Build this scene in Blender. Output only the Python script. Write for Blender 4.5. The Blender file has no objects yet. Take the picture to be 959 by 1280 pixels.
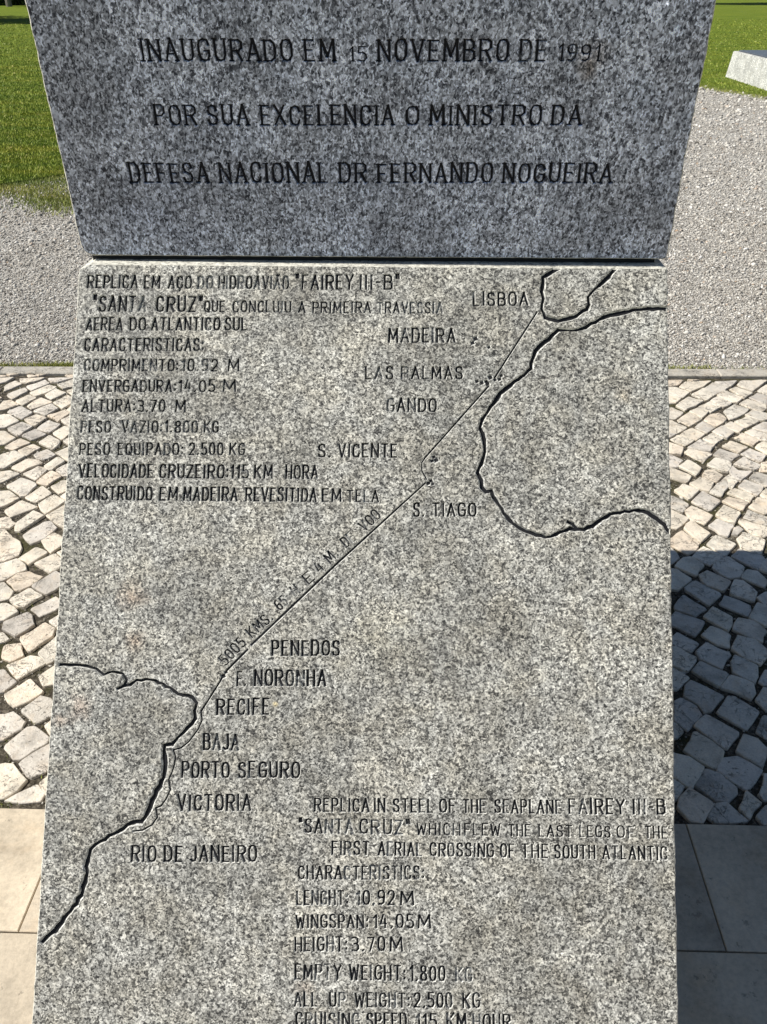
import bpy, bmesh, math, random
import numpy as np
from mathutils import Vector, Matrix
from mathutils.geometry import delaunay_2d_cdt

random.seed(7); rng = np.random.default_rng(7)
scene = bpy.context.scene
COL = scene.collection
R = math.radians

# ------------------------------------------------------------------ camera
CAM_F, CAM_PITCH, CAM_YAW, CAM_ROLL = 1075.6, R(31.927), R(-1.994), R(0.338)
def camera():
    c, s = math.cos, math.sin
    th, ps, r = CAM_PITCH, CAM_YAW, CAM_ROLL
    fwd = Vector((s(ps)*c(th), c(ps)*c(th), -s(th)))
    right = Vector((c(ps), -s(ps), 0))
    down = fwd.cross(right)
    rr = c(r)*right + s(r)*down
    dd = -s(r)*right + c(r)*down
    cd = bpy.data.cameras.new('camera')
    cd.sensor_fit = 'VERTICAL'; cd.sensor_height = 36.0
    cd.lens = CAM_F/1280*36.0
    cd.clip_start = 0.02; cd.clip_end = 1500
    o = bpy.data.objects.new('camera', cd); COL.objects.link(o)
    m = Matrix((rr, -dd, -fwd)).transposed().to_4x4()
    m.translation = Vector((0, 0, 1.55))
    o.matrix_world = m
    scene.camera = o
camera()

# ------------------------------------------------------------------ light
SUN_EL, SUN_AZ = R(48), R(4.5)          # light travels towards +X, SUN_AZ towards +Y
w = bpy.data.worlds.new('World'); scene.world = w; w.use_nodes = True
nt = w.node_tree; nt.nodes.clear()
sky = nt.nodes.new('ShaderNodeTexSky'); sky.sky_type = 'NISHITA'; sky.sun_disc = False
sky.sun_elevation = SUN_EL; sky.sun_rotation = R(270) - SUN_AZ
sky.air_density = 1.0; sky.dust_density = 0.4; sky.ozone_density = 3.0
bg = nt.nodes.new('ShaderNodeBackground'); bg.inputs[1].default_value = 0.060
wo = nt.nodes.new('ShaderNodeOutputWorld')
nt.links.new(sky.outputs[0], bg.inputs[0]); nt.links.new(bg.outputs[0], wo.inputs[0])
sd = bpy.data.lights.new('sun', 'SUN'); sd.energy = 5.0; sd.angle = R(0.5); sd.color = (1.0, 0.965, 0.90)
so = bpy.data.objects.new('sun', sd); COL.objects.link(so)
d = Vector((math.cos(SUN_EL)*math.cos(SUN_AZ), math.cos(SUN_EL)*math.sin(SUN_AZ), -math.sin(SUN_EL)))
so.rotation_euler = d.to_track_quat('-Z', 'Y').to_euler(); so.location = -d*20
scene.view_settings.view_transform = 'Standard'; scene.view_settings.look = 'None'
scene.view_settings.exposure = 0.30; scene.view_settings.gamma = 1.0

# ------------------------------------------------------------------ helpers
def tag(o, label=None, cat=None, group=None, kind=None):
    if label: o['label'] = label
    if cat: o['category'] = cat
    if group: o['group'] = group
    if kind: o['kind'] = kind
    return o
def link(name, me, mat=None, parent=None, loc=None):
    o = bpy.data.objects.new(name, me); COL.objects.link(o)
    if me is not None and mat is not None:
        for m in (mat if isinstance(mat, (list, tuple)) else [mat]): me.materials.append(m)
    if parent: o.parent = parent
    if loc is not None: o.location = loc
    return o
def mesh(name, verts, faces, mi=None, smooth=False):
    me = bpy.data.meshes.new(name); me.from_pydata([tuple(v) for v in verts], [], [tuple(f) for f in faces])
    if mi is not None: me.polygons.foreach_set('material_index', mi)
    if smooth: me.polygons.foreach_set('use_smooth', [True]*len(me.polygons))
    me.update(); return me
def tri_mesh(name, V, F):
    """fast triangle mesh from numpy arrays"""
    me = bpy.data.meshes.new(name)
    me.vertices.add(len(V)); me.vertices.foreach_set('co', np.ascontiguousarray(V, dtype=np.float32).ravel())
    me.loops.add(F.size); me.loops.foreach_set('vertex_index', np.ascontiguousarray(F, dtype=np.int32).ravel())
    me.polygons.add(len(F)); me.polygons.foreach_set('loop_start', np.arange(0, F.size, 3, dtype=np.int32))
    me.update(calc_edges=True); return me

class NT:
    """short-hand for building node materials"""
    def __init__(s, name, rough=0.8, spec=0.3):
        s.m = bpy.data.materials.new(name); s.m.use_nodes = True
        s.t = s.m.node_tree; s.b = s.t.nodes['Principled BSDF']
        s.b.inputs['Roughness'].default_value = rough
        s.b.inputs['Specular IOR Level'].default_value = spec
    def n(s, typ, **kw):
        nd = s.t.nodes.new(typ)
        for k, v in kw.items():
            if k in nd.inputs.keys():
                if hasattr(v, 'is_output'): s.t.links.new(v, nd.inputs[k])
                else: nd.inputs[k].default_value = v
            else: setattr(nd, k, v)
        return nd
    def l(s, a, b): s.t.links.new(a, b)
    def coord(s, which='Object'): return s.n('ShaderNodeTexCoord').outputs[which]
    def mapping(s, v, scale=(1,1,1), rot=(0,0,0), loc=(0,0,0)):
        m = s.n('ShaderNodeMapping'); s.l(v, m.inputs[0])
        m.inputs['Scale'].default_value = scale; m.inputs['Rotation'].default_value = rot; m.inputs['Location'].default_value = loc
        return m.outputs[0]
    def noise(s, v, scale, detail=3, rough=0.5, dist=0.0):
        nd = s.n('ShaderNodeTexNoise'); s.l(v, nd.inputs['Vector'])
        nd.inputs['Scale'].default_value = scale; nd.inputs['Detail'].default_value = detail
        nd.inputs['Roughness'].default_value = rough; nd.inputs['Distortion'].default_value = dist
        return nd.outputs['Fac']
    def vor(s, v, scale, feature='F1', out='Color', rand=1.0):
        nd = s.n('ShaderNodeTexVoronoi'); nd.feature = feature; s.l(v, nd.inputs['Vector'])
        nd.inputs['Scale'].default_value = scale; nd.inputs['Randomness'].default_value = rand
        return nd.outputs[out]
    def sep(s, c):
        nd = s.n('ShaderNodeSeparateColor'); s.l(c, nd.inputs[0]); return nd.outputs
    def ramp(s, f, stops, interp='LINEAR'):
        nd = s.n('ShaderNodeValToRGB'); s.l(f, nd.inputs[0]); cr = nd.color_ramp; cr.interpolation = interp
        while len(cr.elements) > 1: cr.elements.remove(cr.elements[-1])
        for i, (p, c) in enumerate(stops):
            e = cr.elements[0] if i == 0 else cr.elements.new(p)
            e.position = p
            if not hasattr(c, '__len__'): c = (c, c, c)
            e.color = (*c[:3], 1)
        return nd.outputs[0]
    def mix(s, f, a, b, mode='MIX'):
        nd = s.n('ShaderNodeMix'); nd.data_type = 'RGBA'; nd.blend_type = mode
        for sock, v in ((nd.inputs[0], f), (nd.inputs[6], a), (nd.inputs[7], b)):
            if hasattr(v, 'is_output'): s.l(v, sock)
            elif hasattr(v, '__len__'): sock.default_value = (*v[:3], 1)
            else: sock.default_value = v
        return nd.outputs[2]
    def math(s, op, a, b=0.0, c=0.0, clamp=False):
        nd = s.n('ShaderNodeMath'); nd.operation = op; nd.use_clamp = clamp
        for i, v in enumerate((a, b, c)):
            if hasattr(v, 'is_output'): s.l(v, nd.inputs[i])
            else: nd.inputs[i].default_value = v
        return nd.outputs[0]
    def bump(s, h, strength=0.5, dist=0.01):
        nd = s.n('ShaderNodeBump'); s.l(h, nd.inputs['Height'])
        nd.inputs['Strength'].default_value = strength; nd.inputs['Distance'].default_value = dist
        s.l(nd.outputs[0], s.b.inputs['Normal'])
    def base(s, c):
        if hasattr(c, 'is_output'): s.l(c, s.b.inputs['Base Color'])
        else: s.b.inputs['Base Color'].default_value = (*c, 1)

# ------------------------------------------------------------------ measured layout (metres)
MON = {'P0': [-0.07305, 1.4653, 1.12961], 'S0': [-0.07278, 1.4903, 1.13761], 'dm': -0.01082, 'al': 0.902611, 'lean': 0.095993}
# inscriptions: face, text, start u v, end u v, letter height, wear, line
TEXT = [
('p', 'REPLICA', -0.4847, -0.0409, -0.3969, -0.0406, 0.0215, 0.35, 0),
('p', 'EM', -0.3858, -0.0406, -0.358, -0.0405, 0.0214, 0.35, 0),
('p', 'AÇO', -0.3441, -0.0404, -0.3039, -0.0403, 0.0214, 0.35, 0),
('p', 'DO', -0.2929, -0.0403, -0.2666, -0.0402, 0.0214, 0.6, 0),
('p', 'HIDROAVIÃO', -0.2569, -0.0402, -0.1358, -0.0398, 0.0213, 0.7, 0),
('p', '"FAIREY', -0.1235, -0.0397, -0.025, -0.0394, 0.0241, 0.35, 0),
('p', 'III-B"', -0.0141, -0.0394, 0.0539, -0.0392, 0.024, 0.35, 0),
('p', '"SANTA', -0.4724, -0.082, -0.3794, -0.0818, 0.0256, 0.3, 1),
('p', 'CRUZ"', -0.3628, -0.0818, -0.2827, -0.0816, 0.0255, 0.3, 1),
('p', 'QUE', -0.2799, -0.0816, -0.2441, -0.0815, 0.0184, 0.3, 1),
('p', 'CONCLUIU', -0.2304, -0.0814, -0.1303, -0.0812, 0.0184, 0.5, 1),
('p', 'A', -0.118, -0.0812, -0.1057, -0.0811, 0.0183, 0.3, 1),
('p', 'PRIMEIRA', -0.0934, -0.0811, 0.006, -0.0808, 0.0183, 0.35, 1),
('p', 'TRAVESSIA', 0.0168, -0.0808, 0.1277, -0.0805, 0.0182, 0.6, 1),
('p', 'AEREA', -0.4829, -0.1161, -0.4191, -0.1154, 0.0212, 0.3, 2),
('p', 'DO', -0.4067, -0.1153, -0.379, -0.115, 0.0212, 0.3, 2),
('p', 'ATLANTICO', -0.3693, -0.1149, -0.251, -0.1137, 0.0212, 0.3, 2),
('p', 'SUL', -0.2427, -0.1136, -0.2044, -0.1132, 0.0211, 0.3, 2),
('p', 'CARACTERISTICAS:', -0.4834, -0.1527, -0.2768, -0.1504, 0.0211, 0.35, 3),
('p', 'COMPRIMENTO:', -0.4813, -0.1877, -0.319, -0.1857, 0.0196, 0.45, 4),
('p', '10.92', -0.3135, -0.1856, -0.252, -0.1849, 0.0195, 0.3, 4),
('p', 'M', -0.2342, -0.1847, -0.2151, -0.1844, 0.0195, 0.3, 4),
('p', 'ENVERGADURA:', -0.4818, -0.2239, -0.3213, -0.2218, 0.0195, 0.25, 5),
('p', '14.05', -0.3172, -0.2217, -0.2545, -0.2209, 0.0194, 0.25, 5),
('p', 'M', -0.2409, -0.2207, -0.2191, -0.2205, 0.0194, 0.6, 5),
('p', 'ALTURA:', -0.481, -0.2585, -0.3892, -0.2572, 0.0194, 0.3, 6),
('p', '3.70', -0.3851, -0.2572, -0.3387, -0.2565, 0.0193, 0.3, 6),
('p', 'M', -0.3209, -0.2563, -0.3032, -0.256, 0.0193, 0.3, 6),
('p', 'PESO', -0.4802, -0.2943, -0.4296, -0.2936, 0.0193, 0.45, 7),
('p', 'VAZIO:', -0.4104, -0.2933, -0.3409, -0.2923, 0.0192, 0.6, 7),
('p', '1.800', -0.3369, -0.2922, -0.2812, -0.2914, 0.0192, 0.6, 7),
('p', 'KG', -0.2703, -0.2912, -0.2459, -0.2908, 0.0192, 0.6, 7),
('p', 'PESO', -0.4805, -0.3327, -0.4287, -0.3319, 0.0192, 0.3, 8),
('p', 'EQUIPADO:', -0.4151, -0.3317, -0.3037, -0.3299, 0.0191, 0.45, 8),
('p', '2.500', -0.2943, -0.3297, -0.2362, -0.3288, 0.0191, 0.3, 8),
('p', 'KG', -0.2254, -0.3287, -0.1998, -0.3283, 0.019, 0.3, 8),
('p', 'VELOCIDADE', -0.4795, -0.3708, -0.3532, -0.3695, 0.0218, 0.25, 9),
('p', 'CRUZEIRO:', -0.3424, -0.3694, -0.2251, -0.3682, 0.0217, 0.25, 9),
('p', '115', -0.2224, -0.3682, -0.1915, -0.3679, 0.0216, 0.25, 9),
('p', 'KM', -0.1821, -0.3678, -0.1512, -0.3675, 0.0216, 0.25, 9),
('p', 'HORA', -0.1298, -0.3673, -0.0751, -0.3667, 0.0216, 0.25, 9),
('p', 'CONSTRUIDO', -0.4799, -0.4088, -0.3526, -0.4075, 0.0217, 0.25, 10),
('p', 'EM', -0.3404, -0.4074, -0.3094, -0.4071, 0.0216, 0.25, 10),
('p', 'MADEIRA', -0.3, -0.407, -0.2087, -0.4061, 0.0215, 0.25, 10),
('p', 'REVESITIDA', -0.1953, -0.4059, -0.0765, -0.4048, 0.0215, 0.25, 10),
('p', 'EM', -0.0672, -0.4047, -0.0353, -0.4043, 0.0201, 0.1, 10),
('p', 'TELA', -0.0261, -0.4043, 0.0269, -0.4037, 0.0187, 0.5, 10),
('p', 'LISBOA', 0.1788, -0.0661, 0.2715, -0.0652, 0.0224, 0.35, 11),
('p', 'MADEIRA', 0.0369, -0.1316, 0.15, -0.1304, 0.0236, 0.35, 12),
('p', 'LAS', -0.0007, -0.1956, 0.0463, -0.195, 0.0207, 0.4, 13),
('p', 'PALMAS', 0.0598, -0.1949, 0.1628, -0.1936, 0.0206, 0.4, 13),
('p', 'GANDO', 0.0368, -0.2513, 0.1196, -0.2501, 0.0218, 0.35, 14),
('p', 'S.', -0.0762, -0.3303, -0.0548, -0.33, 0.0217, 0.2, 15),
('p', 'VICENTE', -0.0428, -0.3298, 0.0558, -0.3282, 0.0216, 0.2, 15),
('p', 'S.', 0.0842, -0.4266, 0.1026, -0.4263, 0.0226, 0.5, 16),
('p', 'TIAGO', 0.1157, -0.426, 0.1879, -0.4247, 0.0212, 0.25, 16),
('p', '5005', -0.2172, -0.6772, -0.1845, -0.6403, 0.0171, 0.4, 17),
('p', 'KMS.', -0.1757, -0.6311, -0.1414, -0.5992, 0.0171, 0.4, 17),
('p', '65', -0.1314, -0.586, -0.1174, -0.5726, 0.0171, 0.4, 17),
('p', 'H.', -0.1059, -0.5619, -0.0931, -0.5512, 0.0171, 0.4, 17),
('p', 'E', -0.0855, -0.5419, -0.0752, -0.5325, 0.0172, 0.4, 17),
('p', '4', -0.0676, -0.5232, -0.0599, -0.5152, 0.0172, 0.4, 17),
('p', 'M.', -0.0509, -0.5071, -0.0369, -0.4923, 0.0172, 0.4, 17),
('p', 'DE', -0.0253, -0.4803, -0.0098, -0.4668, 0.0172, 0.4, 17),
('p', 'VOO', 0.0043, -0.4533, 0.0314, -0.4276, 0.0172, 0.4, 17),
('p', 'PENEDOS', -0.1419, -0.6586, -0.031, -0.6559, 0.0232, 0.35, 18),
('p', 'F.', -0.1975, -0.7088, -0.1818, -0.7084, 0.0218, 0.5, 19),
('p', 'NORONHA', -0.1688, -0.708, -0.0516, -0.705, 0.0243, 0.35, 19),
('p', 'RECIFE', -0.2282, -0.7554, -0.1423, -0.7531, 0.0242, 0.25, 20),
('p', 'BAJA', -0.2478, -0.8116, -0.1894, -0.81, 0.024, 0.25, 21),
('p', 'PORTO', -0.2808, -0.8565, -0.2031, -0.8543, 0.0238, 0.3, 22),
('p', 'SEGURO', -0.1889, -0.8538, -0.0897, -0.8509, 0.0238, 0.3, 22),
('p', 'VICTORIA', -0.2848, -0.9078, -0.1662, -0.9041, 0.0236, 0.35, 23),
('p', 'RIO', -0.3555, -0.9891, -0.3156, -0.9878, 0.0234, 0.25, 24),
('p', 'DE', -0.3027, -0.9873, -0.2732, -0.9864, 0.0233, 0.25, 24),
('p', 'JANEIRO', -0.2604, -0.986, -0.1542, -0.9825, 0.0233, 0.25, 24),
('p', 'REPLICA', -0.0649, -0.9023, 0.0231, -0.9003, 0.0198, 0.35, 25),
('p', 'IN', 0.0307, -0.9002, 0.0485, -0.8998, 0.0197, 0.35, 25),
('p', 'STEEL', 0.0612, -0.8995, 0.1246, -0.8981, 0.0197, 0.35, 25),
('p', 'OF', 0.1347, -0.8979, 0.16, -0.8973, 0.0197, 0.35, 25),
('p', 'THE', 0.1713, -0.8971, 0.2079, -0.8963, 0.0197, 0.35, 25),
('p', 'SEAPLANE', 0.2218, -0.896, 0.3272, -0.8937, 0.0196, 0.35, 25),
('p', 'FAIREY', 0.3385, -0.8934, 0.4259, -0.8915, 0.022, 0.35, 25),
('p', 'III-B', 0.4383, -0.8912, 0.4893, -0.8901, 0.022, 0.35, 25),
('p', '"SANTA', -0.0882, -0.9358, -0.0015, -0.9344, 0.0209, 0.35, 26),
('p', 'CRUZ"', 0.0086, -0.9343, 0.0885, -0.933, 0.0209, 0.35, 26),
('p', 'WHICH', 0.0986, -0.9328, 0.168, -0.9317, 0.0171, 0.35, 26),
('p', 'FLEW', 0.1743, -0.9316, 0.2308, -0.9307, 0.0171, 0.35, 26),
('p', 'THE', 0.2434, -0.9305, 0.2785, -0.9299, 0.0171, 0.35, 26),
('p', 'LAST', 0.291, -0.9297, 0.3434, -0.9288, 0.0171, 0.35, 26),
('p', 'LEGS', 0.3547, -0.9286, 0.4032, -0.9279, 0.017, 0.35, 26),
('p', 'OF', 0.4131, -0.9277, 0.4405, -0.9273, 0.017, 0.35, 26),
('p', 'THE', 0.4566, -0.927, 0.4913, -0.9264, 0.017, 0.35, 26),
('p', 'FIRST', -0.0349, -0.9676, 0.0247, -0.9666, 0.0196, 0.3, 27),
('p', 'AERIAL', 0.0386, -0.9664, 0.108, -0.9653, 0.0195, 0.3, 27),
('p', 'CROSSING', 0.1206, -0.9651, 0.2211, -0.9634, 0.0195, 0.3, 27),
('p', 'OF', 0.2311, -0.9633, 0.2536, -0.9629, 0.0194, 0.3, 27),
('p', 'THE', 0.2648, -0.9627, 0.306, -0.962, 0.0194, 0.3, 27),
('p', 'SOUTH', 0.316, -0.9619, 0.3794, -0.9608, 0.0194, 0.3, 27),
('p', 'ATLANTIC', 0.3906, -0.9606, 0.4908, -0.959, 0.0193, 0.3, 27),
('p', 'CHARACTERISTICS:', -0.087, -1.0071, 0.1124, -1.0004, 0.0195, 0.55, 28),
('p', 'LENGHT:', -0.0883, -1.0459, -0.0062, -1.043, 0.0205, 0.4, 29),
('p', '10.92', 0.0063, -1.0426, 0.0667, -1.0405, 0.0205, 0.35, 29),
('p', 'M', 0.0755, -1.0402, 0.0968, -1.0395, 0.0205, 0.35, 29),
('p', 'WINGSPAN:', -0.0884, -1.0808, 0.0261, -1.0767, 0.0192, 0.3, 30),
('p', '14.05', 0.0336, -1.0765, 0.0974, -1.0742, 0.0192, 0.3, 30),
('p', 'M', 0.1036, -1.074, 0.1236, -1.0733, 0.0191, 0.3, 30),
('p', 'HEIGHT:', -0.0885, -1.1155, -0.0056, -1.1125, 0.0203, 0.3, 31),
('p', '3.70', 0.0006, -1.1123, 0.0531, -1.1104, 0.0203, 0.3, 31),
('p', 'M', 0.0606, -1.1101, 0.0806, -1.1094, 0.0202, 0.3, 31),
('p', 'EMPTY', -0.0871, -1.1571, -0.0145, -1.1553, 0.0214, 0.3, 32),
('p', 'WEIGHT:', -0.002, -1.155, 0.0864, -1.1528, 0.0213, 0.3, 32),
('p', '1.800', 0.0926, -1.1527, 0.1472, -1.1513, 0.0213, 0.3, 32),
('p', 'KG', 0.1633, -1.1509, 0.1892, -1.1503, 0.02, 0.6, 32),
('p', 'ALL', -0.0869, -1.1972, -0.0507, -1.1962, 0.02, 0.5, 33),
('p', 'UP', -0.032, -1.1956, -0.0071, -1.1949, 0.02, 0.4, 33),
('p', 'WEIGHT:', 0.0078, -1.1944, 0.0934, -1.1919, 0.02, 0.4, 33),
('p', '2.500', 0.0996, -1.1917, 0.1589, -1.1899, 0.0211, 0.35, 33),
('p', 'KG', 0.1749, -1.1894, 0.202, -1.1886, 0.0211, 0.35, 33),
('p', 'CRUISING', -0.0834, -1.2277, 0.016, -1.2248, 0.0211, 0.5, 34),
('p', 'SPEED', 0.0272, -1.2245, 0.089, -1.2227, 0.0211, 0.5, 34),
('p', '115', 0.1038, -1.2223, 0.1359, -1.2214, 0.021, 0.5, 34),
('p', 'KM', 0.1507, -1.221, 0.1814, -1.2201, 0.0222, 0.4, 34),
('p', 'HOUR', 0.1912, -1.2198, 0.2489, -1.2181, 0.021, 0.5, 34),
('s', 'INAUGURADO', -0.3412, 0.3057, -0.1096, 0.3053, 0.0286, 0.15, 35),
('s', 'EM', -0.0913, 0.3052, -0.0452, 0.3051, 0.028, 0.15, 35),
('s', '15', -0.0246, 0.3051, 0.0021, 0.3051, 0.0194, 0.15, 35),
('s', 'NOVEMBRO', 0.019, 0.305, 0.2148, 0.3047, 0.0278, 0.15, 35),
('s', 'DE', 0.2315, 0.3046, 0.2709, 0.3046, 0.0278, 0.15, 35),
('s', '1991', 0.2887, 0.3045, 0.3493, 0.3044, 0.0215, 0.35, 35),
('s', 'POR', -0.3359, 0.2143, -0.2692, 0.2144, 0.0286, 0.15, 36),
('s', 'SUA', -0.2512, 0.2144, -0.1861, 0.2144, 0.0284, 0.15, 36),
('s', 'EXCELENCIA', -0.167, 0.2144, 0.043, 0.2146, 0.0282, 0.15, 36),
('s', 'O', 0.0619, 0.2146, 0.082, 0.2146, 0.0256, 0.3, 36),
('s', 'MINISTRO', 0.0995, 0.2146, 0.2729, 0.2148, 0.0279, 0.15, 36),
('s', 'DA', 0.289, 0.2148, 0.3349, 0.2148, 0.0279, 0.15, 36),
('s', 'DEFESA', -0.3927, 0.125, -0.2618, 0.1254, 0.0298, 0.15, 37),
('s', 'NACIONAL', -0.2432, 0.1255, -0.0646, 0.1261, 0.0306, 0.25, 37),
('s', 'DR', -0.0462, 0.1261, -0.0016, 0.1263, 0.029, 0.15, 37),
('s', 'FERNANDO', 0.0168, 0.1264, 0.203, 0.127, 0.0289, 0.15, 37),
('s', 'NOGUEIRA', 0.2199, 0.127, 0.395, 0.1276, 0.0288, 0.15, 37)]
GROUPS = ['portuguese heading, first line', 'portuguese heading, second line', 'portuguese heading, third line', 'heading of the portuguese figures', 'length figure in portuguese', 'wingspan figure in portuguese', 'height figure in portuguese', 'empty weight figure in portuguese', 'loaded weight figure in portuguese', 'cruising speed figure in portuguese', 'portuguese note on its wooden build', 'city name LISBOA', 'island name MADEIRA', 'island name LAS PALMAS', 'place name GANDO', 'island name S.VICENTE', 'island name S. TIAGO', 'flight distance and hours cut along the route line', 'island name PENEDOS', 'island name F. NORONHA', 'city name RECIFE', 'city name BAJA', 'city name PORTO SEGURO', 'city name VICTORIA', 'city name RIO DE JANEIRO', 'english heading, first line', 'english heading, second line', 'english heading, third line', 'heading of the english figures', 'length figure in english', 'wingspan figure in english', 'height figure in english', 'empty weight figure in english', 'loaded weight figure in english', 'cruising speed figure in english', 'first line of the inauguration text', 'second line of the inauguration text', 'third line of the inauguration text']
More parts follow.
